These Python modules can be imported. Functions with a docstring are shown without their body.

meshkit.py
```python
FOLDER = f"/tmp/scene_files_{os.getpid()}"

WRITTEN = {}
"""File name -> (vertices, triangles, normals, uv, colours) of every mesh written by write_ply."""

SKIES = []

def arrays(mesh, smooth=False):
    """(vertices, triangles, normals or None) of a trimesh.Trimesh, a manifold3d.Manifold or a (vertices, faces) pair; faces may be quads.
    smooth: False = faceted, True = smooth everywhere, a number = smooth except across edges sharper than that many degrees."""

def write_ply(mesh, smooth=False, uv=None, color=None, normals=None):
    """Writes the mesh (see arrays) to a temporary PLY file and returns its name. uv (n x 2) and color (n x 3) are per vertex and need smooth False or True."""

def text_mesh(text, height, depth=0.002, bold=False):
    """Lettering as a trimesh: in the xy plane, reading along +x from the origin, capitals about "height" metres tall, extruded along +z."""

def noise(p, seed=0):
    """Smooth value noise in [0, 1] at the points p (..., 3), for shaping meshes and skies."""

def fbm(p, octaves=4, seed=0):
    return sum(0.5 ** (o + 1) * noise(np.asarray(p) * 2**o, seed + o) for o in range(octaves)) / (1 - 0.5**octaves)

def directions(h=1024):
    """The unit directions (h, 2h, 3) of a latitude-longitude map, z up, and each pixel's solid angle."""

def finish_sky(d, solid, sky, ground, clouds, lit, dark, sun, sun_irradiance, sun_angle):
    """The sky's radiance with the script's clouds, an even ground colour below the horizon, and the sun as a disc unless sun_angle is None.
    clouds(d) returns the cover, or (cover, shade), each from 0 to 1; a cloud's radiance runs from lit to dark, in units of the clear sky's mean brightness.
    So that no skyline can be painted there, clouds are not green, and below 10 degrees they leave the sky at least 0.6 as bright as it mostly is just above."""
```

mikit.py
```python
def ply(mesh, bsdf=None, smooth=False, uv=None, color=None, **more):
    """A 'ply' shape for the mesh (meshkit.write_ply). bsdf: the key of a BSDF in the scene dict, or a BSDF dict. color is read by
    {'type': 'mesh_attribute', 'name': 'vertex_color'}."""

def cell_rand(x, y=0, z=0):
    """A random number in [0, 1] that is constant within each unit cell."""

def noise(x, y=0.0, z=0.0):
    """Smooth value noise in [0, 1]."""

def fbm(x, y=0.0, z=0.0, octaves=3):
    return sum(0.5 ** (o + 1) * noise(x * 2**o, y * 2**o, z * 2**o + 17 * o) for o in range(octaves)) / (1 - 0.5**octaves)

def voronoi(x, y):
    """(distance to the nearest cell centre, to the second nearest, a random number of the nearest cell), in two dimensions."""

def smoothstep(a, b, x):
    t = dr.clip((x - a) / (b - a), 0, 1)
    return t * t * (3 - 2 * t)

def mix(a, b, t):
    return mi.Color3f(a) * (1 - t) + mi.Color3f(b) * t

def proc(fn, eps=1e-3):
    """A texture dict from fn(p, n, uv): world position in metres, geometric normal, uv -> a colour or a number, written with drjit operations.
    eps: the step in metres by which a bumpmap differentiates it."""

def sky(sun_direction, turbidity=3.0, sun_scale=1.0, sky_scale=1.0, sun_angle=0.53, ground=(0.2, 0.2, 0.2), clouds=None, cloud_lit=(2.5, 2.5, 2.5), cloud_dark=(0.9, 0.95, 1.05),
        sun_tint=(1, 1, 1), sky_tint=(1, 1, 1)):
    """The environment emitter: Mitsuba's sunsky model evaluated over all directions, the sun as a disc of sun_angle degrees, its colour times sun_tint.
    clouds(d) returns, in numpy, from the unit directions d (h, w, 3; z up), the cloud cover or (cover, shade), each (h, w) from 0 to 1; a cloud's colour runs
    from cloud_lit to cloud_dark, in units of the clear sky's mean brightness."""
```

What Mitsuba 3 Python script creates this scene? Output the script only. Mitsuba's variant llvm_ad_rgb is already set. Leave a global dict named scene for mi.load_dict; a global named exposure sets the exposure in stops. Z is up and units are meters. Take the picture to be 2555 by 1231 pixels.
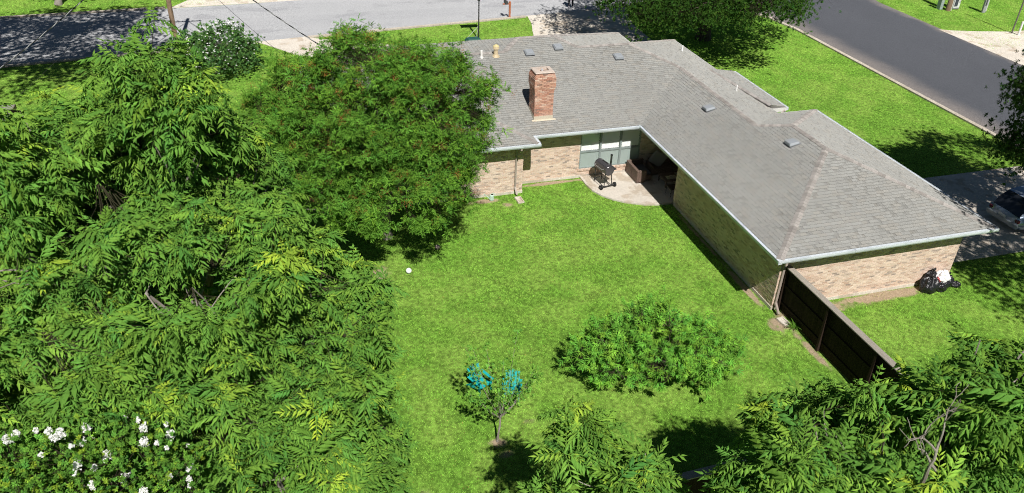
import math, numpy as np, trimesh, mitsuba as mi, drjit as dr, shapely
import manifold3d as m3
from shapely.geometry import Polygon, LineString
from shapely.ops import triangulate
import mikit, meshkit
from mikit import proc, noise, fbm, smoothstep, mix, cell_rand

# ------------------------------------------------------------------ camera, sky, exposure
scene, labels = {}, {}
T = mi.ScalarTransform4f
CAM = np.array([0.0, 0.0, 17.028])
FW = np.array([0.25783174, 0.80585873, -0.53302392]); UP = np.array([0.12596883, 0.51893023, 0.84548405])
scene['camera'] = {'type': 'perspective', 'fov': 64.42, 'fov_axis': 'x', 'near_clip': 0.1, 'far_clip': 600.0,
                   'to_world': T().look_at(origin=CAM.tolist(), target=(CAM + FW).tolist(), up=UP.tolist())}
SUN = (-0.05, -1.0, 1.22)
scene['sky'] = mikit.sky(SUN, turbidity=3.0, ground=(0.06, 0.08, 0.04), sky_scale=0.22, sun_tint=(0.91, 1.06, 1.34))
exposure = 2.1

# ------------------------------------------------------------------ helpers
def num(key):
    if key not in scene and key not in labels and not any(k.startswith(key + '__') for k in scene): return key
    i = 1
    while f'{key}_{i:03d}' in scene or f'{key}_{i:03d}' in labels: i += 1
    return f'{key}_{i:03d}'
_cnt = {}
def pnum(key):
    n = _cnt.get(key, -1) + 1; _cnt[key] = n
    return key if n == 0 else f'{key}_{n:03d}'
def thing(name, label, cat, group=None):
    key = pnum(name); labels[key] = {'label': label, 'category': cat}
    if group: labels[key]['group'] = group
    return key
def put(key, mesh, bsdf, smooth=False, uv=None, color=None):
    scene[key] = mikit.ply(mesh, bsdf, smooth, uv, color)
    return key
def part(parent, name, mesh, bsdf, smooth=False, stuff=False, label=None, uv=None, color=None):
    key = pnum(parent + '__' + name)
    put(key, mesh, bsdf, smooth, uv, color)
    if stuff: labels[key] = {'kind': 'stuff'}
    if label: labels.setdefault(key, {})['label'] = label
    return key
def struct(name, mesh, bsdf, smooth=False, uv=None, color=None):
    key = pnum(name); put(key, mesh, bsdf, smooth, uv, color); labels[key] = {'kind': 'structure'}; return key

class M:
    """Collects pieces into one mesh, with uv and colour per vertex."""
    def __init__(s): s.v, s.f, s.uv, s.c, s.n = [], [], [], [], 0
    def add(s, v, f, uv=None, c=None):
        v = np.asarray(v, float); f = np.asarray(f, int)
        if f.ndim == 2 and f.shape[1] == 4: f = np.vstack([f[:, [0, 1, 2]], f[:, [0, 2, 3]]])
        s.v.append(v); s.f.append(f + s.n); s.n += len(v)
        s.uv.append(np.tile(uv if uv is not None else (0.5, 0.5), (len(v), 1)) if uv is None or np.ndim(uv) == 1 else uv)
        s.c.append(np.tile(c if c is not None else (0.5, 0.5, 0.5), (len(v), 1)) if c is None or np.ndim(c) == 1 else c)
        return s
    def tm(s, mesh, **k): return s.add(np.array(mesh.vertices), np.array(mesh.faces), **k)
    def box(s, lo, hi, **k): return s.add(*boxvf(lo, hi), **k)
    def mesh(s): return (np.vstack(s.v), np.vstack(s.f))
    def UV(s): return np.vstack(s.uv)
    def C(s): return np.vstack(s.c)

BF = np.array([[0, 2, 3], [0, 3, 1], [4, 5, 7], [4, 7, 6], [0, 1, 5], [0, 5, 4], [2, 6, 7], [2, 7, 3], [0, 4, 6], [0, 6, 2], [1, 3, 7], [1, 7, 5]])
def boxvf(lo, hi):
    lo, hi = np.minimum(lo, hi), np.maximum(lo, hi)
    v = np.array([[(lo, hi)[x][0], (lo, hi)[y][1], (lo, hi)[z][2]] for z in (0, 1) for y in (0, 1) for x in (0, 1)], float)
    return v, BF
def rbox(lo, hi, r=0.01, n=2):
    """Rounded box."""
    lo, hi = np.minimum(lo, hi) + r, np.maximum(lo, hi) - r
    s = m3.Manifold.sphere(r, 8)
    return man(m3.Manifold.batch_hull([s.translate([(lo, hi)[i][0], (lo, hi)[j][1], (lo, hi)[k][2]]) for i in (0, 1) for j in (0, 1) for k in (0, 1)]))
def man(m):
    q = m.to_mesh(); return trimesh.Trimesh(np.array(q.vert_properties[:, :3]), np.array(q.tri_verts), process=False)
def frame(d):
    d = np.asarray(d, float) / (np.linalg.norm(d) + 1e-12)
    a = np.cross(d, [0, 0, 1.0]) if abs(d[2]) < 0.95 else np.cross(d, [1.0, 0, 0])
    a /= np.linalg.norm(a); return a, np.cross(a, d), d
def tube(pts, rad, n=6, cap=True):
    pts = np.asarray(pts, float); k = len(pts); rad = np.broadcast_to(rad, k)
    t = np.gradient(pts, axis=0); t /= np.linalg.norm(t, axis=1, keepdims=True) + 1e-12
    a, b, _ = frame(t[0]); v = []
    for i in range(k):
        a = a - t[i] * (a @ t[i]); a /= np.linalg.norm(a); b = np.cross(t[i], a)
        th = np.arange(n) * 2 * np.pi / n
        v.append(pts[i] + rad[i] * (np.cos(th)[:, None] * a + np.sin(th)[:, None] * b))
    f = []
    for i in range(k - 1):
        for j in range(n):
            p, q = i * n + j, i * n + (j + 1) % n
            f += [[p, q, q + n], [p, q + n, p + n]]
    v = np.vstack(v)
    if cap:
        v = np.vstack([v, pts[:1], pts[-1:]]); m = k * n
        for j in range(n): f += [[m, (j + 1) % n, j], [m + 1, (k - 1) * n + j, (k - 1) * n + (j + 1) % n]]
    return v, np.array(f)
def cyl(p0, p1, r, n=12, r1=None): return tube([p0, p1], [r, r if r1 is None else r1], n)
def extr(poly, z0, z1):
    m = trimesh.creation.extrude_polygon(poly, z1 - z0, engine='earcut'); m.apply_translation([0, 0, z0]); return m
def flat(poly, z, res=None):
    """A horizontal sheet over a shapely polygon, facing up."""
    v, f = trimesh.creation.triangulate_polygon(poly, engine='earcut')
    v = np.c_[v, np.full(len(v), z)]
    a = np.cross(v[f[:, 1]] - v[f[:, 0]], v[f[:, 2]] - v[f[:, 0]])[:, 2]
    f = np.where((a < 0)[:, None], f[:, ::-1], f)
    return v, f
def seen(p):
    """Rough pixel size rank: distance of points from the camera, infinity outside the frame."""
    d = np.atleast_2d(p) - CAM; z = d @ FW; R = np.cross(FW, UP)
    x, y = d @ R / np.maximum(z, 0.1) / 0.63, d @ UP / np.maximum(z, 0.1) / 0.303
    return np.where((z > 0.5) & (abs(x) < 1) & (abs(y) < 1), z, np.inf)

# ------------------------------------------------------------------ materials
def rgb(*c): return {'type': 'rgb', 'value': list(c)}
def pr(color, rough=0.7, spec=0.4, two=True, **k):
    b = {'type': 'principled', 'base_color': color if isinstance(color, dict) else rgb(*color), 'roughness': rough, 'specular': spec, **k}
    return {'type': 'twosided', 'bsdf': b} if two else b
VC = {'type': 'mesh_attribute', 'name': 'vertex_color'}
def bump(b, fn, scale, eps=2e-3):
    inner = b['bsdf'] if b['type'] == 'twosided' else b
    return {'type': 'twosided', 'bsdf': {'type': 'bumpmap', 'arbitrary': proc(fn, eps), 'scale': scale, 'bsdf': inner}}
scene['m_leaf'] = {'type': 'principledthin', 'base_color': VC, 'roughness': 0.3, 'diff_trans': 0.34, 'eta': 1.5}
scene['m_leaf_dull'] = {'type': 'principledthin', 'base_color': VC, 'roughness': 0.45, 'diff_trans': 0.6, 'eta': 1.45}
scene['m_paint'] = pr(VC, 0.55, 0.4)
scene['m_gloss'] = pr(VC, 0.22, 0.6)
scene['m_dull'] = pr(VC, 0.9, 0.2)
def pal(u, cols):
    """A palette looked up by a random number u."""
    out = mi.Color3f(cols[0])
    for i, c in enumerate(cols[1:], 1):
        out = dr.select(u > i / len(cols), mi.Color3f(c), out)
    return out
def brick_fn(p, n, uv):
    base = pal(uv.x, [(.56, .44, .36), (.60, .49, .41), (.62, .51, .43), (.53, .41, .34), (.66, .56, .48), (.60, .47, .39), (.50, .37, .30), (.65, .53, .46), (.58, .46, .38), (.62, .52, .45), (.62, .52, .44), (.45, .37, .32), (.64, .53, .46), (.34, .285, .255)])
    g = fbm(p.x * 60, p.y * 60, p.z * 60, 2)
    return base * mi.Color3f(.95, .89, .84) * (0.78 + 0.3 * g + 0.15 * uv.y)
scene['m_brick'] = pr(proc(brick_fn), 0.92, 0.2)
def chim_fn(p, n, uv):
    base = pal(uv.x, [(.50, .28, .20), (.54, .32, .235), (.47, .25, .18), (.57, .37, .28), (.52, .30, .215), (.44, .22, .16), (.60, .43, .34), (.30, .19, .15), (.50, .30, .23)])
    g = fbm(p.x * 60, p.y * 60, p.z * 60, 2)
    return base * (0.78 + 0.3 * g + 0.15 * uv.y)
scene['m_chimney'] = pr(proc(chim_fn), 0.92, 0.2)
scene['m_mortar'] = pr(proc(lambda p, n, uv: mi.Color3f(.58, .52, .46) * (0.8 + 0.35 * fbm(p.x * 9, p.y * 9, p.z * 9, 3))), 0.95, 0.1)
def shingle_fn(p, n, uv):
    base = mix((.142, .14, .130), (.31, .31, .292), uv.x)
    g = noise(p.x * 140, p.y * 140, p.z * 140)
    w = fbm(p.x * .5, p.y * .5, p.z * .5, 3)
    return base * (0.82 + 0.28 * g) * (0.88 + 0.24 * w) * mix((1, 1, 1), (1.03, .99, .95), uv.y)
scene['m_shingle'] = pr(proc(shingle_fn), 0.95, 0.15)
def cap_fn(p, n, uv):
    base = mix((.24, .220, .203), (.37, .343, .32), uv.x)
    return base * (0.82 + 0.3 * noise(p.x * 140, p.y * 140, p.z * 140))
scene['m_cap'] = pr(proc(cap_fn), 0.95, 0.15)
scene['m_gutter'] = pr(proc(lambda p, n, uv: mix((.54, .58, .61), (.42, .46, .49), smoothstep(.5, .8, fbm(p.x * 2.5, p.y * 2.5, p.z * 9, 3)))), 0.4, 0.5)
scene['m_brown'] = pr(proc(lambda p, n, uv: mi.Color3f(.16, .12, .095) * (0.75 + 0.45 * fbm(p.x * 8, p.y * 8, p.z * 2, 3))), 0.6, 0.4)
scene['m_frame'] = pr((.21, .25, .242), 0.5, 0.5)
scene['m_glass'] = {'type': 'thindielectric', 'int_ior': 1.5}
def wood_fn(p, n, uv):
    g = fbm(p.x * 45, p.y * 45, p.z * 3, 3)
    return mix((.016, .010, .008), (.036, .022, .015), g) * (0.75 + 0.5 * uv.x)
scene['m_fence'] = pr(proc(wood_fn), 0.9, 0.2)
def wgrey_fn(p, n, uv):
    g = fbm(p.x * 40, p.y * 5, p.z * 40, 3)
    return mix((.20, .175, .145), (.34, .31, .265), g) * (0.8 + 0.4 * uv.x)
scene['m_weathered'] = pr(proc(wgrey_fn), 0.95, 0.15)
def pole_fn(p, n, uv):
    g = fbm(p.x * 30, p.y * 30, p.z * 1.2, 3)
    return mix((.12, .075, .05), (.34, .24, .17), g)
scene['m_pole'] = pr(proc(pole_fn), 0.95, 0.15)
def conc_fn(p, n, uv):
    big = fbm(p.x * .7, p.y * .7, 3.0, 4); g = fbm(p.x * 16, p.y * 16, 1.0, 2)
    st = smoothstep(.56, .72, fbm(p.x * 1.9 + 31, p.y * 1.9, 7.0, 4))
    return mix((.50, .45, .385), (.62, .57, .50), big) * (0.86 + 0.22 * g) * mix((1, 1, 1), (.80, .75, .69), st)
scene['m_concrete'] = pr(proc(conc_fn), 0.95, 0.2)
scene['m_kerb'] = pr(proc(lambda p, n, uv: mix((.36, .31, .25), (.50, .45, .38), fbm(p.x * 1.3, p.y * 1.3, 1.0, 4)) * (.8 + .35 * noise(p.x * 14, p.y * 14, 2.0))), 0.95, 0.1)
def asphalt_fn(p, n, uv):
    big = fbm(p.x * .12, p.y * .5, 5.0, 4); g = fbm(p.x * 22, p.y * 22, 1.0, 2)
    track = noise(p.x * .05, p.y * 2.4, 3.0)
    st = smoothstep(.6, .75, fbm(p.x * .5 + 11, p.y * .8, 9.0, 4))
    return mix((.31, .315, .325), (.385, .388, .395), .6 * big + .4 * track) * (0.82 + 0.34 * g) * mix((1, 1, 1), (.86, .86, .87), st)
scene['m_asphalt'] = pr(proc(asphalt_fn), 0.9, 0.25)
def asphalt2_fn(p, n, uv):
    big = fbm(p.x * .25, p.y * .12, 5.0, 4); g = fbm(p.x * 22, p.y * 22, 1.0, 2)
    edge = smoothstep(38.2, 36.3, p.x + .7 * (fbm(p.x * .8, p.y * .8, 2.0, 3) - .5)) + smoothstep(46.1, 47.0, p.x + .9 * (fbm(p.x * .8, p.y * .8, 2.0, 3) - .5))
    return mix(mix((.063, .067, .078), (.084, .088, .100), big), (.21, .185, .17), edge * .75) * (0.8 + 0.4 * g)
scene['m_asphalt_dark'] = pr(proc(asphalt2_fn), 0.85, 0.3)
# places where the turf is thin and the soil shows: (x, y, rx, ry, how much)
BARE = [(8.3, 29.5, .9, .2, .8), (9.0, 29.0, .35, .25, .6), (11.6, 30.45, 1.6, .16, .9), (17.8, 19.15, 2.0, .35, .9), (20.5, 19.25, 2.6, .28, .9), (15.75, 18.7, .35, .5, .9), (16.1, 17.3, .18, 1.6, .6),
        (4.85, 15.8, .30, .2, .7), (5.0, 15.35, .35, .2, .4), (6.0, 16.4, .4, .2, .3), (2.6, 25.0, .8, .8, .7), (2.0, 14.6, 1.0, .5, .35),
        (15.8, 21.0, .16, 1.2, .9), (15.85, 24.4, .12, 3.0, .6),  (21.8, 38.6, .9, .9, .9), (23.2, 34.0, .25, 1.6, .6), (29.4, 28.4, .8, .3, .25), (12.3, 45.8, 2.4, .5, .4)]
def bare_np(x, y):
    out = np.zeros_like(x)
    for bx, by, rx, ry, k in BARE: out = np.maximum(out, k * np.exp(-((x - bx) / rx) ** 2 - ((y - by) / ry) ** 2))
    return out * (.35 + 1.3 * meshkit.fbm(np.c_[x * 3.5, y * 3.5, x * 0 + 2], 3))
def bare_dr(p):
    out = mi.Float(0)
    for bx, by, rx, ry, k in BARE: out = dr.maximum(out, k * dr.exp(-dr.square((p.x - bx) / rx) - dr.square((p.y - by) / ry)))
    return out * (.35 + 1.3 * fbm(p.x * 3.5, p.y * 3.5, 2.0, 3))
def soil_fn(p, n, uv):
    a = fbm(p.x * .9, p.y * .9, 0.0, 4); g = fbm(p.x * 30, p.y * 30, 2.0, 3)
    green = mix((.105, .21, .028), (.16, .26, .045), smoothstep(.3, .7, a))
    soil = mix((.24, .18, .12), (.42, .33, .23), g)
    green = green * (.6 + .8 * noise(p.x * 11, p.y * 11, 3.0))
    return mix(green * (0.6 + 0.8 * g), soil, smoothstep(.22, .6, bare_dr(p) + .35 * (a - .5)))
scene['m_soil'] = pr(proc(soil_fn), 1.0, 0.05)
def grass_fn(p, n, uv):
    a = fbm(p.x * .55, p.y * .55, 0.0, 4); b = fbm(p.x * 2.3 + 9, p.y * 2.3, 4.0, 3); c = fbm(p.x * 9, p.y * 9, 8.0, 2)
    base = mix((.31, .62, .085), (.42, .73, .115), smoothstep(.32, .68, .55 * a + .45 * b))
    base = base * (.94 + .16 * noise(p.x * 11, p.y * 11, 3.0)) * (.90 + .2 * noise(p.x * 27, p.y * 27, 5.0))
    base = mix(base, (.44, .50, .13), .35 * smoothstep(.52, .74, .5 * b + .5 * c))
    base = mix(base, (.42, .35, .19), smoothstep(.25, .7, bare_dr(p) + .2 * (c - .5)) * .8)
    return base * (0.7 + 0.6 * uv.x)
scene['m_grass'] = {'type': 'principledthin', 'base_color': proc(grass_fn), 'roughness': 0.6, 'diff_trans': 0.7, 'eta': 1.4}
def bark_fn(p, n, uv):
    g = fbm(p.x * 14, p.y * 14, p.z * 4, 3)
    return mix((.14, .115, .095), (.36, .33, .29), g)
scene['m_bark_dark'] = pr(proc(lambda p, n, uv: mix((.05, .04, .032), (.13, .11, .09), fbm(p.x * 14, p.y * 14, p.z * 4, 3))), 0.95, 0.1)
scene['m_bark'] = pr(proc(bark_fn), 0.95, 0.15)
def sack_fn(p, n, uv): return abs(fbm(p.x * 7, p.y * 7, p.z * 5, 2) - .5) + .25 * abs(fbm(p.x * 22 + 5, p.y * 22, p.z * 6, 2) - .5)
scene['m_sack'] = bump(pr((.012, .012, .014), 0.36, 0.5), sack_fn, .022)
scene['m_sack_white'] = bump(pr((.72, .70, .70), 0.5, 0.4), sack_fn, .03)
scene['m_carglass'] = pr((.012, .014, .018), 0.06, 0.7)
scene['m_carpaint'] = {'type': 'twosided', 'bsdf': {'type': 'principled', 'base_color': rgb(.30, .37, .48), 'roughness': 0.25, 'metallic': 0.5, 'clearcoat': 1.0, 'clearcoat_gloss': 0.95}}
def wicker_fn(p, n, uv):
    h = dr.sin(p.z * 210) * dr.sin((p.x + p.y) * 160)
    return mix((.085, .055, .042), (.19, .135, .11), smoothstep(-.5, .7, h))
scene['m_wicker'] = pr(proc(wicker_fn), 0.6, 0.4)

# ------------------------------------------------------------------ the setting: ground, streets, drives
E_, S_ = 2.6, 0.35                                   # eave height, roof slope
Xa, Xc, Xf, Yb, Yd, Ye, Yg = 15.40, 24.23, 22.26, 18.94, 30.1, 29.97, 40.8
Xm, Yf, Xml, Xj, Yd2, Xw = 19.57, 42.62, 5.25, 10.36, 29.3, 1.4
OH = 0.60
g = 260.0
struct('lawn', flat(Polygon([(-g, -60), (g, -60), (g, g), (-g, g)]), 0.0), 'm_soil')
def topnear(x): return 53.0 + 0.1136 * (x + 0.0) if x > -8 else 53.0 - 0.91 + 0.14 * (x + 8)
near = [(-120, 33.0), (-40, 47.4), (-14.8, 51.15), (-6, 52.25), (6.7, 53.75), (19.2, 55.2), (28.5, 56.6), (31.5, 56.3), (34.2, 54.3), (35.7, 51.6), (36.15, 48.5)]
far_ = [(-120, 46), (-40, 57.6), (-16.6, 60.85), (-6.5, 61.35), (-.5, 61.7), (10, 62.6), (30, 65.3), (60, 70), (160, 88)]
street_poly = Polygon(near[:6] + [(28.5, 56.6), (60, 60.5), (160, 76)] + far_[::-1])
side_poly = Polygon([(36.15, -60), (36.15, 48.5), (35.7, 51.6), (34.2, 54.3), (31.5, 56.3), (28.5, 56.6), (30, 58.6), (56, 61.5), (50.2, 59.5), (47.6, 57.2), (46.9, 53.5), (46.75, 39), (46.75, -60)]).buffer(0)
street = struct('street', flat(street_poly, 0.004), 'm_asphalt')
struct('side_street', flat(side_poly, 0.008), 'm_asphalt_dark')
def kerb(pts, w=0.28, h=0.09, side=1):
    l = LineString(pts); p = l.buffer(w * side, single_sided=True, join_style=2)
    p = p if p.geom_type == 'Polygon' else max(p.geoms, key=lambda q: q.area)
    struct('kerb', extr(p, -.05, h), 'm_kerb')
kerb([(-40, 47.4), (-14.8, 51.15), (-6, 52.25), (-.5, 52.87)], side=-1)
kerb([(2.6, 53.25), (6.7, 53.75), (17.9, 55.05)], side=-1)
kerb([(24.6, 55.95), (28.5, 56.6), (31.5, 56.3), (34.2, 54.3), (35.7, 51.6), (36.15, 48.5), (36.15, 27.0)], side=-1)
kerb([(36.15, 20.4), (36.15, -40)], side=-1)
kerb([(-40, 57.6), (-16.6, 60.85), (-6.5, 61.35)], side=1)
kerb([(4.0, 61.95), (10, 62.6), (30, 65.3), (60, 70)], side=1)
drive_out = [(-.6, 52.86), (.4, 51.6), (1.6, 49.95), (4.2, 47.9), (7.4, 46.6), (12, 46.0), (16.5, 45.7), (18.4, 44.6), (22.6, 44.6), (24.6, 46.5), (24.9, 52), (26.2, 56.2)]
drive_top = [(18.0, 55.1), (2.5, 53.3)]
island = [(2.45, 53.23), (3.6, 52.55), (5.6, 51.65), (7.4, 50.9), (8.7, 49.55), (10.2, 48.6), (13.5, 48.1), (16.0, 48.4), (17.0, 49.9), (17.36, 51.5), (17.86, 53.3), (18.1, 55.05)]
isl = Polygon(island + [(17.9, 55.03), (6.7, 53.73)]).buffer(0)
horseshoe = Polygon(drive_out + drive_top).difference(isl.buffer(.002)).buffer(0)
horseshoe = horseshoe if horseshoe.geom_type == 'Polygon' else max(horseshoe.geoms, key=lambda q: q.area)
struct('driveway', extr(horseshoe, -.05, 0.03), 'm_concrete')
garage_drive = Polygon([(23.6, 20.5), (36.1, 20.5), (36.1, 27.0), (23.6, 26.85)])
m = M()
for x0, x1 in [(23.6, 27.6), (27.62, 31.8), (31.82, 36.1)]:
    for y0, y1 in [(20.5, 23.65), (23.67, 26.9)]: m.box((x0, y0, -.05), (x1, y1, .03))
struct('driveway', m.mesh(), 'm_concrete')
struct('driveway', extr(Polygon([(46.55, 46.6), (47.6, 46.1), (49.0, 45.7), (51.6, 45.1), (60, 45.3), (70, 45.6), (70, 34), (52, 35), (48.5, 36), (46.6, 36.5)]), -.05, 0.02), 'm_concrete')
struct('driveway', extr(Polygon([(-6.2, 61.42), (-.5, 61.74), (4, 62.0), (2.2, 64.5), (2.0, 75), (-4.4, 75), (-4.6, 64)]), -.05, 0.02), 'm_concrete')
patio_poly = Polygon([(12.92, 30.66), (12.92, 29.92), (13.0, 29.3), (13.23, 28.77), (13.6, 28.3), (14.01, 27.95), (14.78, 27.55), (15.4, 27.42), (15.98, 27.40), (15.98, 27.45)] + [(15.98, 30.66)])
patio2 = Polygon([(16.0, 27.42), (18.9, 27.42), (18.9, 30.66), (16.0, 30.66)])
struct('patio', extr(patio_poly, -.05, .07), 'm_concrete'); struct('patio', extr(patio2, -.05, .07), 'm_concrete')

# grass blades
def sample_in(poly, n, rng):
    x0, y0, x1, y1 = poly.bounds; out = []
    k = int(n * (x1 - x0) * (y1 - y0) / poly.area) + 10
    x, y = rng.uniform(x0, x1, k), rng.uniform(y0, y1, k)
    ok = shapely.contains_xy(poly, x, y); return x[ok][:n], y[ok][:n]
def blades(poly, per, h, w, seed):
    rng = np.random.default_rng(seed)
    x, y = sample_in(poly, int(poly.area * per), rng)
    b = bare_np(x, y); ok = rng.random(len(x)) > b * 1.15; x, y = x[ok], y[ok]; n = len(x)
    clump = meshkit.fbm(np.c_[x * 1.7, y * 1.7, x * 0], 3)
    hh = h * rng.uniform(.5, 1.25, n) * (.55 + .9 * clump); az = rng.uniform(0, 2 * np.pi, n); lean = rng.uniform(.5, 1.6, n)
    a2 = rng.uniform(0, 2 * np.pi, n); ww = w * rng.uniform(.6, 1.3, n)
    c = np.c_[np.cos(a2), np.sin(a2), np.zeros(n)] * (ww / 2)[:, None]
    p = np.c_[x, y, np.full(n, -.003)]
    tip = p + np.c_[np.cos(az) * lean * hh, np.sin(az) * lean * hh, hh]
    v = np.stack([p - c, p + c, tip], 1).reshape(-1, 3); f = np.arange(3 * n).reshape(-1, 3)
    uv = np.repeat(np.c_[rng.random(n), rng.random(n)], 3, axis=0)
    return v, f, uv
hole = shapely.union_all([Polygon([(Xw + OH, Yd2 + OH), (10.1, Yd2 + OH), (10.1, 30.6), (Xa + OH, 30.6), (Xa + OH, Yb + OH), (Xc - OH, Yb + OH), (Xc - OH, 42), (Xw, 42)]), patio_poly, patio2, horseshoe, garage_drive, street_poly, side_poly])
def lawn(poly, per, h, w, seed):
    q = Polygon(poly).difference(hole.buffer(.02)); q = shapely.MultiPolygon([q]) if q.geom_type == 'Polygon' else q
    v, f, uv = blades(q, per, h, w, seed)
    key = pnum('grass'); put(key, (v, f), 'm_grass', uv=uv); labels[key] = {'kind': 'stuff', 'label': 'short bright green mown grass', 'category': 'grass'}
lawn([(-2, 13), (16.2, 12.2), (16.4, 31), (-2, 31)], 1000, .034, .016, 1)
lawn([(16.5, 10), (28, 10), (28, 20.4), (16.5, 20.4)], 850, .036, .018, 2)
lawn([(22, 26.9), (36, 26.9), (36, 56), (22, 56)], 330, .036, .026, 3)
lawn([(-16, 36), (36, 40), (36, 57), (-16, 53)], 200, .045, .03, 4)
lawn([(-22, 61), (36, 64), (36, 70), (-22, 66)], 120, .06, .035, 5)
lawn([(46.9, 42), (66, 42), (62, 60), (47.5, 58)], 120, .06, .035, 6)

# ------------------------------------------------------------------ the house
house = thing('brick_house', 'low L-shaped tan brick house with a grey shingle hip roof beside the back lawn', 'house')
blocks = [(Xa, Xc, Yb, Ye), (Xa, Xf, Yb, Yg), (Xw, Xf, Yd, Yg), (Xml, Xm, Yd, Yf), (Xw, Xj, Yd2, Yg)]
def clip(poly, a, b, c):
    """The part of a convex polygon (list of points) where a x + b y + c >= 0."""
    out = []
    for i in range(len(poly)):
        p, q = poly[i], poly[(i + 1) % len(poly)]
        dp, dq = a * p[0] + b * p[1] + c, a * q[0] + b * q[1] + c
        if dp >= 0: out.append(p)
        if (dp > 0 > dq) or (dp < 0 < dq):
            t = dp / (dp - dq); out.append((p[0] + t * (q[0] - p[0]), p[1] + t * (q[1] - p[1])))
    return out
faces = []
for bi, (x0, x1, y0, y1) in enumerate(blocks):
    rect = [(x0, y0), (x1, y0), (x1, y1), (x0, y1)]
    pl = [(S_, 0, E_ - S_ * x0), (-S_, 0, E_ + S_ * x1), (0, S_, E_ - S_ * y0), (0, -S_, E_ + S_ * y1)]
    for i, A in enumerate(pl):
        q = rect
        for j, B in enumerate(pl):
            if i != j and q: q = clip(q, B[0] - A[0], B[1] - A[1], B[2] - A[2])
        if len(q) >= 3 and Polygon(q).area > 1e-3: faces.append((bi, A, q))
roof_planes = []
for i, (bi, A, q) in enumerate(faces):
    P_ = Polygon(q)
    for j, (bj, B, r) in enumerate(faces):
        if bi == bj: continue
        inter = Polygon(q).intersection(Polygon(r))
        if inter.area < 1e-4: continue
        ring = list(inter.exterior.coords)[:-1]
        same = max(abs(A[k] - B[k]) for k in range(3)) < 1e-6
        if same:
            if j < i: P_ = P_.difference(inter.buffer(1e-5))
            continue
        over = clip(ring, B[0] - A[0], B[1] - A[1], B[2] - A[2] - 1e-7)
        if len(over) >= 3 and Polygon(over).area > 1e-4: P_ = P_.difference(Polygon(over).buffer(1e-5))
    for gpoly in getattr(P_, 'geoms', [P_]):
        if gpoly.area > .02: roof_planes.append((A, gpoly))
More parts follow.
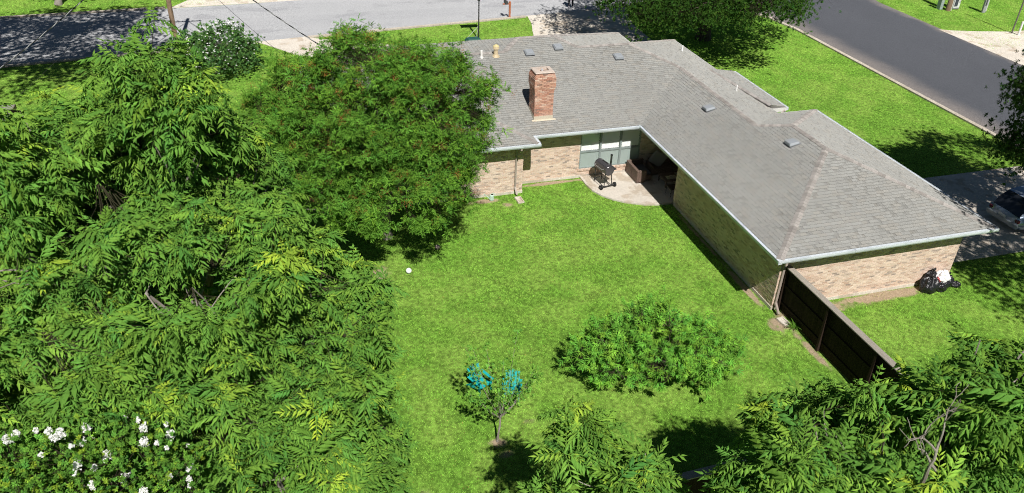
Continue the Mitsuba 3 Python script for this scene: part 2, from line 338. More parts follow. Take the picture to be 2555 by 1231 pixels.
def merge_same(pls):
    out = {}
    for A, p in pls: out.setdefault(tuple(round(a, 5) for a in A), []).append(p)
    return [(k, gp) for k, ps in out.items() for gp in getattr(shapely.union_all([p.buffer(.002) for p in ps]).buffer(-.002), 'geoms', [shapely.union_all([p.buffer(.002) for p in ps]).buffer(-.002)]) if gp.area > .05]
roof_planes = merge_same(roof_planes)
# the low step over the front entry
bumpA = np.array([[21.45, 35.30, 2.905], [23.04, 35.45, 2.60], [23.04, 30.5, 2.60], [22.22, 30.58, 2.64]])
deck = M()
for A, p in roof_planes:
    for t in triangulate(p):
        if p.buffer(1e-4).contains(t):
            xy = np.array(t.exterior.coords)[:3]
            if np.cross(*(xy[1:] - xy[0])) < 0: xy = xy[::-1]
            deck.add(np.c_[xy, xy @ A[:2] + A[2] - .004], [[0, 1, 2]])
bz = lambda x, y: float(np.linalg.solve(np.c_[bumpA[:3, :2], np.ones(3)], bumpA[:3, 2]) @ [x, y, 1])
e0, e1, e2, e3 = (21.45, 35.30), (22.22, 30.58), (23.04, 30.5), (23.04, 35.45)
for (xa_, ya_), (xb_, yb_) in ((e0, e1), (e1, e2), (e3, e0)):
    deck.add([(xa_, ya_, bz(xa_, ya_) - .25), (xb_, yb_, bz(xb_, yb_) - .25), (xb_, yb_, bz(xb_, yb_)), (xa_, ya_, bz(xa_, ya_))], [[0, 1, 2, 3]])
rng = np.random.default_rng(5)
EXPO, TAB = .139, .27
sh_parts = []      # (centre, verts, faces, uv)
def shingle_face(A, poly, z0=0.0):
    A = np.asarray(A, float); gdir = A[:2] / np.linalg.norm(A[:2]); e = np.array([-gdir[1], gdir[0]])
    sl = np.linalg.norm(A[:2]); k = math.sqrt(1 + sl * sl); nrm = np.array([-A[0], -A[1], 1.0]) / k
    pts = np.array(poly.exterior.coords); a, b = pts @ e, pts @ gdir
    r0 = b.min() - .03; row = 0
    while r0 < b.max():
        r1 = r0 + EXPO / k
        x = a.min() - rng.uniform(0, TAB)
        while x < a.max():
            dark = rng.random() < .27; w = TAB * (rng.uniform(.3, .5) if dark else rng.uniform(.7, 1.35))
            quad = np.array([(x, r0), (x + w - .004, r0), (x + w - .004, r1 + .012), (x, r1 + .012)])
            thick = .010 if dark else .016
            q2 = quad[:, :1] * e + quad[:, 1:] * gdir
            inside = shapely.contains_xy(poly, q2[:, 0], q2[:, 1])
            tone = (float(rng.uniform(.5, .7) if dark else rng.uniform(.80, 1.0)), float(rng.random() ** 3))
            ring = None
            if inside.all(): ring = q2
            elif True:
                c = Polygon(q2).intersection(poly)
                if c.geom_type == 'Polygon' and c.area > 2e-4:
                    ring = np.array(c.exterior.coords)[:-1]
                    if np.cross(*(ring[1:3] - ring[0])) * np.cross(*(q2[1:3] - q2[0])) < 0: ring = ring[::-1]
            if ring is not None:
                if np.cross(ring[1] - ring[0], ring[2] - ring[1]) < 0: ring = ring[::-1]
                t = np.clip((ring @ gdir - r0) / (r1 - r0), 0, 1.1)
                base = np.c_[ring, ring @ A[:2] + A[2] + z0]
                top = base + nrm * (thick * (1 - .85 * t) + .003)[:, None]
                low = base - nrm * .006
                n = len(ring); v = np.vstack([top, top, low])       # the cut edges, with vertices of their own, are bare dark asphalt
                f = [[0, i, i + 1] for i in range(1, n - 1)] + [[i + n, i + 2 * n, (i + 1) % n + 2 * n] for i in range(n)] + [[i + n, (i + 1) % n + 2 * n, (i + 1) % n + n] for i in range(n)]
                tone = np.r_[np.tile(tone, (n, 1)), np.tile((-.2, 0), (2 * n, 1))]
                sh_parts.append((top.mean(0), v, np.array(f), tone))
            x += w
        r0 = r1; row += 1
for A, p in roof_planes: shingle_face(A, p)
bp = Polygon(bumpA[:, :2])
Ab = np.linalg.solve(np.c_[bumpA[:3, :2], np.ones(3)], bumpA[:3, 2]); shingle_face(Ab, bp, .01)
roof = part(house, 'roof', deck.mesh(), 'm_shingle')
order = np.argsort(seen([s[0] for s in sh_parts]))
rest = M()
for r, i in enumerate(order):
    c, v, f, tone = sh_parts[i]
    if r < 300: part(roof, 'shingle', (v, f), 'm_shingle', uv=tone)
    else: rest.add(v, f, uv=tone)
part(roof, 'shingles', rest.mesh(), 'm_shingle', stuff=True, uv=rest.UV())
# hip and ridge caps
hm = (Yf - Yd) / 2; ym = Yd + hm; zm = E_ + S_ * hm; hl = (Yg - Yd) / 2; yl = Yd + hl; zl = E_ + S_ * hl
xp = (Xa + Xc) / 2; w2 = (Xc - Xa) / 2; z2 = E_ + S_ * w2; x1r = (Xa + Xf) / 2; w1 = (Xf - Xa) / 2; z1 = E_ + S_ * w1
ridges = [((Xa, Yb, E_), (xp, Yb + w2, z2)), ((Xc, Yb, E_), (xp, Yb + w2, z2)), ((xp, Yb + w2, z2), (xp, Ye - w2, z2)), ((x1r, Ye - w1, z1), (xp, Ye - w2, z2)), ((Xc, Ye, E_), (xp, Ye - w2, z2)),
          ((x1r, Ye - w1, z1), (x1r, Yd + w1, z1)), ((x1r, Yd + w1, z1), (Xf - hl, yl, zl)), ((Xf, Yg, E_), (Xf - hl, yl, zl)), ((Xf - hl, yl, zl), (Xm - hl, yl, zl)), ((Xm - hl, yl, zl), (Xm - hm, ym, zm)),
          ((Xm, Yf, E_), (Xm - hm, ym, zm)), ((Xm - hm, ym, zm), (Xml + hm, ym, zm)), ((Xml + hl, yl, zl), (Xml + hm, ym, zm)), ((Xml + hl, yl, zl), (5.0, yl, zl)), ((Xj, Yd2, E_), (4.66, 35.0, 4.63)), ((21.45, 35.3, 2.915), (22.22, 30.58, bz(22.22, 30.58) + .01))]
def roof_z(x, y): return max((min(E_ + S_ * min(x - b[0], b[1] - x, y - b[2], b[3] - y) for b in [bb]) for bb in blocks if bb[0] <= x <= bb[1] and bb[2] <= y <= bb[3]), default=E_)
caps = []
for p0, p1 in ridges:
    p0, p1 = np.array(p0), np.array(p1); L = np.linalg.norm(p1 - p0); d = (p1 - p0) / L
    side = np.cross(d, [0, 0, 1]); side /= np.linalg.norm(side)
    n = max(1, int(L / .155)); mid = (p0 + p1) / 2
    def down(sg):
        q = mid + sg * side * .15; dz = roof_z(q[0], q[1]) - mid[2]
        dz = float(np.clip(dz, -.09, .02)); w = sg * side * .15 + np.array([0, 0, dz]); return w / np.linalg.norm(w)
    dl, drr = down(-1), down(1); dl, drr = (dl, drr)
    if np.cross(drr - dl, d)[2] < 0: dl, drr = drr, dl
    up = np.array([0, 0, 1.0])
    for i in range(n):
        a0, a1 = p0 + d * L * i / n, p0 + d * L * (i + 1) / n + d * .02
        w = .135 * rng.uniform(.93, 1.07); h0, h1 = .034 + rng.uniform(0, .006), .016
        v = [a0 + dl * w + up * h0, a0 + up * (h0 + .008), a0 + drr * w + up * h0, a1 + dl * w + up * h1, a1 + up * (h1 + .008), a1 + drr * w + up * h1,
             a0 + dl * w - up * .01, a0 - up * .01, a0 + drr * w - up * .01, a1 + dl * w - up * .01, a1 - up * .01, a1 + drr * w - up * .01]
        f = [[0, 1, 4], [0, 4, 3], [1, 2, 5], [1, 5, 4], [6, 7, 1], [6, 1, 0], [7, 8, 2], [7, 2, 1], [6, 0, 3], [6, 3, 9], [2, 8, 11], [2, 11, 5]]
        caps.append((a0, np.array(v), np.array(f), (rng.random(), rng.random())))
order = np.argsort(seen([c[0] for c in caps])); rest = M()
for r, i in enumerate(order):
    c, v, f, tone = caps[i]
    if r < 150: part(roof, 'ridge_cap', (v, f), 'm_cap', uv=np.tile(tone, (len(v), 1)))
    else: rest.add(v, f, uv=tone)
part(roof, 'ridge_caps', rest.mesh(), 'm_cap', stuff=True, uv=rest.UV())

# gutters, fascia and soffit along the eaves: (start, end), outward to the right-hand side of the walk
def gutter(p, q, mat='m_gutter', name='gutter', w=.11):
    p, q = np.array(p, float), np.array(q, float); d = (q - p) / np.linalg.norm(q - p); o = np.array([d[1], -d[0]])
    prof = [(0.0, -.012), (0, -.125), (w * .75, -.125), (w, -.06), (w, .005), (w + .012, .005), (w + .012, -.07), (w * .8, -.137), (-.012, -.137), (-.012, -.012)]
    k = len(prof); v = [np.r_[e + o * a, E_ + z] for e in (p, q) for a, z in prof]
    f = [[i, (i + 1) % k, (i + 1) % k + k, i + k] for i in range(k)]
    mm = M().add(v, f)
    for e, s in ((p, 0), (q, k)): mm.add([np.r_[e + o * a, E_ + z] for a, z in [(-.012, -.137), (w + .012, -.137), (w + .012, .005), (-.012, .005)]], [[0, 1, 2], [0, 2, 3], [0, 2, 1], [0, 3, 2]])
    mm.add([np.r_[p, E_ - .006], np.r_[q, E_ - .006], np.r_[q + o * w, E_ - .010], np.r_[p + o * w, E_ - .010]], [[0, 1, 2, 3], [3, 2, 1, 0]])      # leaf guard
    L = np.linalg.norm(q - p)
    for s in np.arange(3.0, L - .5, 3.0):            # seams
        c = p + d * s; vv = [np.r_[c + d * u + o * a, E_ + z] for u in (-.02, .02) for a, z in [(w + .016, -.075), (w + .016, .008), (-.01, .008), (-.01, -.14), (w * .8, -.14)]]
        mm.add(vv, [[i, (i + 1) % 5, (i + 1) % 5 + 5, i + 5] for i in range(5)])
    part(house, name, mm.mesh(), mat)
gutter((Xa, Yd), (Xa, Yb - .11)); gutter((Xa - .11, Yb), (Xc + .11, Yb)); gutter((Xj, Yd), (Xa - .11, Yd)); gutter((Xw, Yd2), (Xj + .1, Yd2)); gutter((Xj, Yd2 + .0), (Xj, Yd - .12))
gutter((Xc, Yb), (Xc, Ye)); gutter((23.04, 30.5), (23.04, 35.45))
fas = M()
for (x0, y0), (x1, y1) in [((Xf, 35.5), (Xf, Yg)), ((Xf, Yg), (Xm, Yg)), ((Xm, Yg), (Xm, Yf)), ((Xm, Yf), (Xml, Yf)), ((Xc, Ye), (Xf, Ye)), ((23.04, 35.45), (Xf, 35.45)), ((Xf, 30.5), (23.04, 30.5))]:
    d = np.array([x1 - x0, y1 - y0]); d = d / np.linalg.norm(d); o = np.array([d[1], -d[0]]); lo = np.array([x0, y0]) ; hi = np.array([x1, y1])
    c = np.array([lo, hi, hi + o * .03, lo + o * .03]); fas.add(*boxvf((*c.min(0), E_ - .17), (*c.max(0), E_ + .012)))
part(house, 'fascia', fas.mesh(), 'm_paint', color=np.tile((.62, .62, .58), (len(fas.mesh()[0]), 1)))
soff = M()
for lo, hi in [((Xa, Yb), (Xa + OH, 27.4)), ((Xa, 27.4), (19.0, 30.7)), ((Xa + OH, Yb), (Xc, Yb + OH)), ((Xj, Yd), (Xa, Yd + OH)), ((Xw, Yd2), (Xj, Yd2 + OH)), ((Xj - .56, Yd2 + OH), (Xj, Yd + OH)), ((Xc - OH, Yb + OH), (Xc, Ye)), ((Xf - OH, Ye), (Xf, Yg)), ((Xw, Yd2 + OH), (Xw + OH, Yg))]:
    soff.box((*lo, E_ - .16), (*hi, E_ - .145))
part(house, 'soffit', soff.mesh(), 'm_brown')

# walls: a mortar core with every brick laid on it
ZT = E_ - .16
def bricks(o, u, n, W, z0, z1, holes=(), bsdf='m_brick', bl=.203, bh=.0572, mj=.0100, seed=0, shift=0):
    """Running bond on a wall face from o (x, y) along u with outward normal n: [(centre, v, f, tone)]."""
    r = np.random.default_rng(seed); o, u, n = np.array(o, float), np.array(u, float), np.array(n, float); out = []
    rows = int(round((z1 - z0) / (bh + mj)))
    for i in range(rows):
        za = z0 + i * (bh + mj); zb = za + bh; x = -((i + shift) % 2) * (bl + mj) / 2
        while x < W:
            xa, xb = max(x, 0), min(x + bl, W)
            x += bl + mj
            if xb - xa < .03: continue
            segs = [(xa, xb)]
            for h0, h1, hz0, hz1 in holes:
                if zb > hz0 and za < hz1: segs = [(a, min(b, h0)) for a, b in segs if a < h0] + [(max(a, h1), b) for a, b in segs if b > h1]
            for a, b in segs:
                if b - a < .02: continue
                d = r.uniform(.004, .009)
                pts = []
                for s, zz in ((a, za), (b, za), (b, zb), (a, zb)): pts.append(np.r_[o + u * s, zz])
                pts = np.array(pts); nn = np.r_[n, 0]; c3 = pts.mean(0)
                ins = pts + (c3 - pts) * .02
                v = np.vstack([pts - nn * .01, ins + nn * d])
                f = [[4, 5, 6], [4, 6, 7]] + [t for k in range(4) for t in ([k, (k + 1) % 4, (k + 1) % 4 + 4], [k, (k + 1) % 4 + 4, k + 4])]
                f = np.array(f)
                if np.dot(np.cross(v[5] - v[4], v[6] - v[4]), nn) < 0: f = f[:, ::-1]
                out.append((c3, v, f, (r.random(), r.random())))
    return out
def wall(name, lo, hi, faces_, n_parts=0, label=None, hole=None):
    core = M()
    if hole:                                   # (x0, x1, z0, z1) left open in the core
        core.box(lo, (hole[0], hi[1], hi[2])).box((hole[1], lo[1], lo[2]), hi).box((hole[0], lo[1], lo[2]), (hole[1], hi[1], hole[2])).box((hole[0], lo[1], hole[3]), (hole[1], hi[1], hi[2]))
    else: core.box(lo, hi)
    key = part(house, name, core.mesh(), 'm_mortar', label=label)
    allb = [b for kw in faces_ for b in bricks(**kw)]
    order = np.argsort(seen([b[0] for b in allb])); rest = M()
    for r, i in enumerate(order):
        c, v, f, tone = allb[i]
        if r < n_parts: part(key, 'brick', (v, f), 'm_brick', uv=np.tile(tone, (len(v), 1)))
        else: rest.add(v, f, uv=tone)
    if rest.n: part(key, 'brickwork', rest.mesh(), 'm_brick', stuff=True, uv=rest.UV())
    return key
ax, ay, cx = Xa + OH, Yb + OH, Xc - OH
Z0 = .13
wall('wall', (ax, ay, Z0), (cx, ay + .2, ZT), [dict(o=(ax, ay), u=(1, 0), n=(0, -1), W=cx - ax, z0=Z0, z1=ZT - .22, seed=1)], 200, 'sunlit tan brick end wall of the garage wing')
wall('wall', (ax, ay + .2, Z0), (ax + .2, 27.4, ZT), [dict(o=(ax, ay), u=(0, 1), n=(-1, 0), W=27.4 - ay, z0=Z0, z1=ZT - .22, seed=2)], 0, 'long brick wall of the garage wing in the shade of the eave')
yw = Yd + OH
wall('wall', (9.92, yw, Z0), (19.0, yw + .2, ZT), [dict(o=(9.92, yw), u=(1, 0), n=(0, -1), W=9.08, z0=Z0, z1=ZT - .1, holes=[(2.93, 5.86, .44, 2.42)], seed=3)], 0, 'sunlit brick wall with the patio window', (12.85, 15.78, .44, 2.42))
yl2 = Yd2 + OH
wall('wall', (Xw + OH, yl2, Z0), (9.92, yl2 + .2, ZT), [dict(o=(Xw + OH, yl2), u=(1, 0), n=(0, -1), W=9.92 - Xw - OH, z0=Z0, z1=ZT - .1, seed=4), dict(o=(9.92, yl2), u=(0, 1), n=(1, 0), W=yw - yl2, z0=Z0, z1=ZT - .1, seed=5)])
wall('wall', (ax, 27.2, Z0), (19.0, 27.4, ZT), [dict(o=(ax, 27.4), u=(1, 0), n=(0, 1), W=19 - ax, z0=Z0, z1=ZT - .1, seed=6)])
wall('wall', (18.9, 27.4, Z0), (19.1, yw, ZT), [dict(o=(18.9, 27.4), u=(0, 1), n=(-1, 0), W=yw - 27.4, z0=Z0, z1=ZT - .1, seed=7)])
wall('wall', (cx - .2, ay + .2, Z0), (cx, Ye - OH, ZT), [dict(o=(cx, ay), u=(0, 1), n=(1, 0), W=Ye - OH - ay, z0=Z0, z1=ZT - .1, holes=[(1.6, 7.2, 0, 2.2)], seed=8)])
wall('wall', (Xf - OH - .2, Ye - OH, Z0), (Xf - OH, Yg - OH, ZT), [dict(o=(Xf - OH, Ye - OH), u=(0, 1), n=(1, 0), W=10, z0=Z0, z1=ZT - .1, seed=9)])
wall('wall', (Xw + OH, yl2 + .2, Z0), (Xw + OH + .2, Yg - OH, ZT), [dict(o=(Xw + OH, yl2), u=(0, 1), n=(-1, 0), W=Yg - OH - yl2, z0=Z0, z1=ZT - .1, seed=10)])
m = M(); m.box((Xw + OH, Yg - OH - .2, Z0), (Xf - OH, Yg - OH, ZT)); part(house, 'wall', m.mesh(), 'm_mortar')
m = M()
for lo, hi in [((ax - .03, ay - .03), (cx + .03, 27.3)), ((9.9, yw - .03), (12.9, yw + 1)), ((Xw + OH - .03, yl2 - .03), (9.93, yl2 + 1.2)), ((Xw + OH - .02, yw), (Xf - OH + .02, Yg - OH + .02))]: m.box((*lo, -.1), (*hi, Z0))
part(house, 'slab', m.mesh(), 'm_concrete')
m = M()
m.box((ax, ay - .028, ZT - .22), (cx, ay, ZT)); m.box((ax - .028, ay - .028, ZT - .22), (ax, 27.4, ZT)); m.box((9.95, yw - .02, ZT - .1), (18.9, yw, ZT)); m.box((Xw + OH, yl2 - .02, ZT - .1), (9.94, yl2, ZT))
part(house, 'frieze_board', m.mesh(), 'm_brown')
# garage door (east side)
gd = part(house, 'garage_door', boxvf((cx - .02, ay + 1.6, Z0 - .1), (cx + .02, ay + 7.2, 2.2)), 'm_paint', color=np.tile((.55, .52, .46), (8, 1)))
for k in range(4): part(gd, 'panel', rbox((cx + .02, ay + 1.65, .08 + k * .53), (cx + .04, ay + 7.15, .56 + k * .53), .008), 'm_paint', color=np.tile((.55, .52, .46), (len(rbox((0, 0, 0), (1, 1, 1), .01).vertices), 1)))

# the patio window: three bays, two rows
wx0, wx1, wz0, wz1 = 12.85, 15.78, .44, 2.42; yf = yw + .05
win = part(house, 'window', boxvf((wx0, yw + .17, wz0), (wx1, yw + .19, wz1)), 'm_paint', color=np.tile((.10, .11, .11), (8, 1)), label='three-bay patio window with grey green frames')
bars = [wx0, wx0 + .98, wx0 + 1.96, wx1]; zs = 1.25
fr = M()
for b in bars: fr.box((b - .045 if b > wx0 else b, yw - .012, wz0), (b + .045 if b < wx1 else b, yw + .07, wz1))
for a, b in zip(bars[:-1], bars[1:]):
    a2, b2 = a + .045, b - .045
    for z0, z1 in ((wz0, wz0 + .05), (zs - .035, zs + .035), (wz1 - .05, wz1)): fr.box((a2, yw, z0), (b2, yw + .065, z1))
part(win, 'frame', fr.mesh(), 'm_frame')
for a, b in zip(bars[:-1], bars[1:]):
    a2, b2 = a + .045, b - .045
    part(win, 'pane', ([[a2, yf, zs + .035], [b2, yf, zs + .035], [b2, yf, wz1 - .05], [a2, yf, wz1 - .05]], [[0, 1, 2, 3]]), 'm_glass')
    part(win, 'insect_screen', boxvf((a2, yf - .01, wz0 + .05), (b2, yf, zs - .035)), 'm_paint', color=np.tile((.30, .36, .34), (8, 1)))
    bl = M()
    for z in np.arange(zs + .05, wz1 - .06, .05):
        bl.add([[a2 + .01, yf + .02, z], [b2 - .01, yf + .02, z], [b2 - .01, yf + .04, z + .052], [a2 + .01, yf + .04, z + .052]], [[0, 1, 2, 3]])
    part(win, 'blind', bl.mesh(), 'm_paint', color=np.tile((.80, .82, .80), (bl.n, 1)))
sill = M()
r = np.random.default_rng(3)
for x in np.arange(wx0 - .05, wx1 + .02, .068): sill.add(*boxvf((x, yw - .055, wz0 - .10), (x + .058, yw + .02, wz0 - .012 + r.uniform(-.003, .003))), uv=(r.random(), r.random()))
part(win, 'sill', sill.mesh(), 'm_brick', uv=sill.UV())

# chimney: every course of bricks laid round the core, corbelled top
chx, chy, chw, chd = 11.10, 30.96, .84, .76
zb0 = E_ + S_ * (chy - Yd) - .02
chim = part(house, 'chimney', boxvf((chx - chw / 2 + .02, chy + .02, 2.4), (chx + chw / 2 - .02, chy + chd - .02, 4.93)), 'm_mortar', label='tall red brick chimney with a corbelled top')
cb = []; z = zb0 + .20; i = 0; ztop = 5.02; n_c = int((ztop - z) / .0672)
for k in range(n_c):
    t = n_c - 1 - k
    off = [.0, .022, .042, .055, .055, .055, .055, .055, .055, .036, .02, .008][t] if t < 12 else 0.0
    a, b, c, d = chx - chw / 2 - off, chx + chw / 2 + off, chy - off, chy + chd + off
    for o, u, n, W in [((a, c), (1, 0), (0, -1), b - a), ((a, c), (0, 1), (-1, 0), d - c), ((b, c), (0, 1), (1, 0), d - c), ((a, d), (1, 0), (0, 1), b - a)]:
        sh = bricks(o, u, n, W, z, z + .0672, seed=100 + k * 4 + i, shift=k)
        nn = np.r_[np.array(n, float), 0]; depth = .02 + off + (.10 if t < 13 else 0)
        for c3, v, f, tone in sh:
            v = v.copy(); v[:4] -= nn * depth
            if k % 2: v[:, :2] += np.array(u) * 0
            cb.append((c3, v, f, tone))
        i += 1
    z += .0672
order = np.argsort(seen([b[0] + np.r_[(b[0][:2] - [chx, chy + chd / 2]) * [2.0 if b[0][0] > chx else .3, 3.0 if b[0][1] > chy + .3 else .2], 0] for b in cb])); rest = M()
for r_, i in enumerate(order):
    c, v, f, tone = cb[i]
    if r_ < 100: part(chim, 'brick', (v, f), 'm_chimney', uv=np.tile(tone, (len(v), 1)))
    else: rest.add(v, f, uv=tone)
part(chim, 'brickwork', rest.mesh(), 'm_chimney', stuff=True, uv=rest.UV())
# mortar wash and flue
ca, cb_, cc, cd = chx - chw / 2, chx + chw / 2, chy, chy + chd
m = M(); o1, i1 = .0, .19
ring = lambda q, z: [(ca + q, cc + q, z), (cb_ - q, cc + q, z), (cb_ - q, cd - q, z), (ca + q, cd - q, z)]
v = ring(-.02, 5.0) + ring(.02, 5.03) + ring(.19, 5.05) + ring(.19, 4.78)
f = [[j * 4 + k, j * 4 + (k + 1) % 4, (j + 1) * 4 + (k + 1) % 4, (j + 1) * 4 + k] for j in range(3) for k in range(4)]
part(chim, 'mortar_cap', (v, f + [[12, 13, 14, 15]]), 'm_paint', color=np.tile((.50, .42, .36), (16, 1)))
m = M()
m.box((ca + .22, cc + .24, 4.79), (ca + .3, cd - .24, 4.93), c=(.3, .15, .1)); m.box((ca + .44, cc + .22, 4.79), (ca + .7, cc + .32, 4.9), c=(.38, .2, .14)); m.add(*cyl((ca + .38, cc + .36, 4.79), (ca + .38, cc + .36, 5.06), .05, 10), c=(.5, .5, .52)); m.box((ca + .3, cc + .4, 4.79), (cb_ - .24, cc + .44, 4.99), c=(.2, .12, .09))
part(chim, 'flue', m.mesh(), 'm_paint', color=m.C())
m = M()
zf = lambda y: E_ + S_ * (y - Yd) + .02
m.add(*boxvf((ca - .012, cc - .014, zb0 - .05), (cb_ + .012, cc - .002, zb0 + .20)))
m.add([(ca - .1, cc - .10, zf(cc - .10)), (cb_ + .14, cc - .10, zf(cc - .10)), (cb_ + .14, cc, zf(cc)), (ca - .1, cc, zf(cc))], [[0, 1, 2, 3]])
for x, sg in ((ca, -1), (cb_, 1)):
    m.add([(x + sg * .012, cc - .01, zf(cc) - .03), (x + sg * .012, cd, zf(cd) - .03), (x + sg * .012, cd, zf(cd) + .13), (x + sg * .012, cc - .01, zf(cc) + .2)], [[0, 1, 2, 3], [3, 2, 1, 0]])
part(chim, 'flashing', m.mesh(), 'm_paint', color=np.tile((.52, .46, .36), (m.n, 1)), label='pale metal apron at the chimney foot')

# roof vents and pipes
def on_roof(x, y): return np.array([x, y, roof_z(x, y)])
for x, y in [(11.74, 35.2), (13.25, 35.45), (15.99, 34.5), (18.05, 29.1), (19.1, 24.45)]:
    c = on_roof(x, y); A = max(roof_planes, key=lambda q: q[1].contains(shapely.Point(x, y)))[0]
    nrm = np.array([-A[0], -A[1], 1.0]); nrm /= np.linalg.norm(nrm); gx = np.array([A[0], A[1], A[0] ** 2 + A[1] ** 2]); gx /= np.linalg.norm(gx); ex = np.cross(gx, nrm)
    R = np.c_[ex, gx, nrm]
    fl = np.array(boxvf((-.23, -.22, 0), (.23, .26, .018))[0]); hood = man(m3.Manifold.batch_hull([m3.Manifold.sphere(.02, 8).translate([sx, sy, sz]) for sx, sy, sz in [(-.16, -.18, .16), (.16, -.18, .16), (-.16, .17, .10), (.16, .17, .10), (-.2, -.21, .085), (.2, -.21, .085), (-.2, .19, .05), (.2, .19, .05)]]))
    vk = part(house, 'roof_vent', (np.array(hood.vertices) @ R.T + c, hood.faces), 'm_paint', 35, color=None) if False else pnum(house + '__roof_vent')
    put(vk, (np.array(hood.vertices) @ R.T + c, hood.faces), 'm_paint', color=np.tile((.27, .29, .31), (len(hood.vertices), 1)))
    put(vk + '__flange', (fl @ R.T + c, BF), 'm_paint', color=np.tile((.16, .17, .18), (8, 1)))
    sk = np.array(boxvf((-.15, -.15, .015), (.15, .15, .09))[0]); put(vk + '__throat', (sk @ R.T + c, BF), 'm_paint', color=np.tile((.02, .02, .02), (8, 1)))
def pipe(x, y, h, r, col, cap=None):
    c = on_roof(x, y); m = M(); m.add(*cyl(c - [0, 0, .05], c + [0, 0, h], r, 12), c=col); m.add(*cyl(c + [0, 0, -.04], c + [0, 0, .07], r * 2.1, 12, r * 1.1), c=tuple(q * .8 for q in col))
    if cap:
        m.add(*cyl(c + [0, 0, h - .02], c + [0, 0, h + .10], r * 1.5, 14, r * 1.35), c=col); m.add(*cyl(c + [0, 0, h + .10], c + [0, 0, h + .17], r * 1.45, 14, r * .5), c=cap)
    part(house, 'vent_pipe', m.mesh(), 'm_paint', color=m.C())
pipe(9.42, 35.15, .34, .055, (.72, .70, .66)); pipe(10.12, 35.2, .36, .10, (.58, .47, .30), (.56, .48, .24)); pipe(21.31, 38.0, .32, .035, (.8, .8, .78)); pipe(21.15, 32.0, .30, .03, (.8, .8, .78))

# downspouts
def spout(pts, wdt=.075, dpt=.055, out=(0, -1)):
    pts = np.array(pts, float); m = M()
    for a, b in zip(pts[:-1], pts[1:]):
        d = (b - a) / np.linalg.norm(b - a); o = np.r_[np.array(out, float), 0]; u = np.cross(d, o); u = u / np.linalg.norm(u); o2 = np.cross(u, d)
        a2, b2 = a - d * .01, b + d * .01
        v = [e + u * su * wdt / 2 + o2 * so * dpt / 2 for e in (a2, b2) for su, so in ((-1, -1), (1, -1), (1, 1), (-1, 1))]
        m.add(v, [[0, 1, 5, 4], [1, 2, 6, 5], [2, 3, 7, 6], [3, 0, 4, 7], [0, 3, 2, 1], [4, 5, 6, 7]])
    m2 = m.mesh(); key = part(house, 'downspout', m2, 'm_paint', color=np.tile((.30, .25, .215), (m.n, 1)))
    return key
spout([(9.62, Yd2 - .05, E_ - .13), (9.62, Yd2 - .05, E_ - .22), (9.6, yl2 - .05, E_ - .42), (9.58, yl2 - .05, .35), (9.6, yl2 - .30, .10)])
spout([(Xa + .25, Yb - .05, E_ - .13), (Xa + .25, Yb - .05, E_ - .24), (ax + .10, ay - .05, E_ - .46), (ax + .10, ay - .05, .32), (ax + .04, ay - .42, .09)], .085, .06)
spout([(22.9, 30.42, E_ - .1), (22.6, 30.3, E_ - .2), (Xf - OH + .05, 30.3, E_ - .4), (Xf - OH + .05, 30.3, .2)], out=(1, 0))

# ------------------------------------------------------------------ foliage
def leaflet_tpl(w, fold=.12, curl=.25):
    v = np.array([[0, 0, 0], [-w / 2, .42, -fold * w], [w / 2, .42, -fold * w], [0, 1, -curl], [0, .45, fold * w]])
    return v, np.array([[0, 4, 1], [0, 2, 4], [1, 4, 3], [4, 2, 3]])
def rotz(a):
    c, s = np.cos(a), np.sin(a); R = np.zeros((len(a), 3, 3)); R[:, 0, 0] = c; R[:, 0, 1] = -s; R[:, 1, 0] = s; R[:, 1, 1] = c; R[:, 2, 2] = 1; return R
def basis(fwd, up):
    """Frames (n, 3, 3) with columns right, forward, up."""
    f = fwd / (np.linalg.norm(fwd, axis=1, keepdims=True) + 1e-9)
    r = np.cross(f, up); r /= np.linalg.norm(r, axis=1, keepdims=True) + 1e-9
    return np.stack([r, f, np.cross(r, f)], 2)
def stamp(tv, tf, R, p, s):
    """Copies of a template under frames R, at p, sized s: vertices (n, k, 3)."""
    return np.einsum('nij,kj->nki', R, tv) * np.asarray(s)[:, None, None] + p[:, None, :]
def compound(rng, n_pairs, length, leaf, width, droop, hang, twist=.0):
    """One pinnate leaf along +y, drooping; (v, f)."""
    m = M(); tv, tf = leaflet_tpl(width)
    def spine(t): return np.array([0, length * (t - .12 * droop * t ** 2), -length * droop * .55 * t ** 2])
    pts = np.array([spine(t) for t in np.linspace(0, 1, 5)])
    m.add(*tube(pts, np.linspace(.006, .002, 5), 3, False))
    for k in range(n_pairs):
        t = .22 + .74 * k / (n_pairs - 1)
        for sg in (-1, 1):
            b = spine(min(1, t + rng.uniform(-.02, .02)))
            a = math.radians(rng.uniform(48, 72)); h = hang * rng.uniform(.6, 1.3)
            d = np.array([sg * math.sin(a), math.cos(a), -h]); up = np.array([sg * .35 * h, .2, 1.0]) + rng.normal(0, .18, 3)
            R = basis(d[None], up[None])[0]; L = leaf * (.75 + .45 * math.sin(math.pi * (.2 + .7 * t))) * rng.uniform(.85, 1.1)
            m.add(tv @ R.T * L + b, tf)
    d = np.array([0, 1, -hang * .9]); R = basis(d[None], np.array([[0, .3, 1.0]]))[0]; m.add(tv @ R.T * leaf + spine(1), tf)
    return m.mesh()
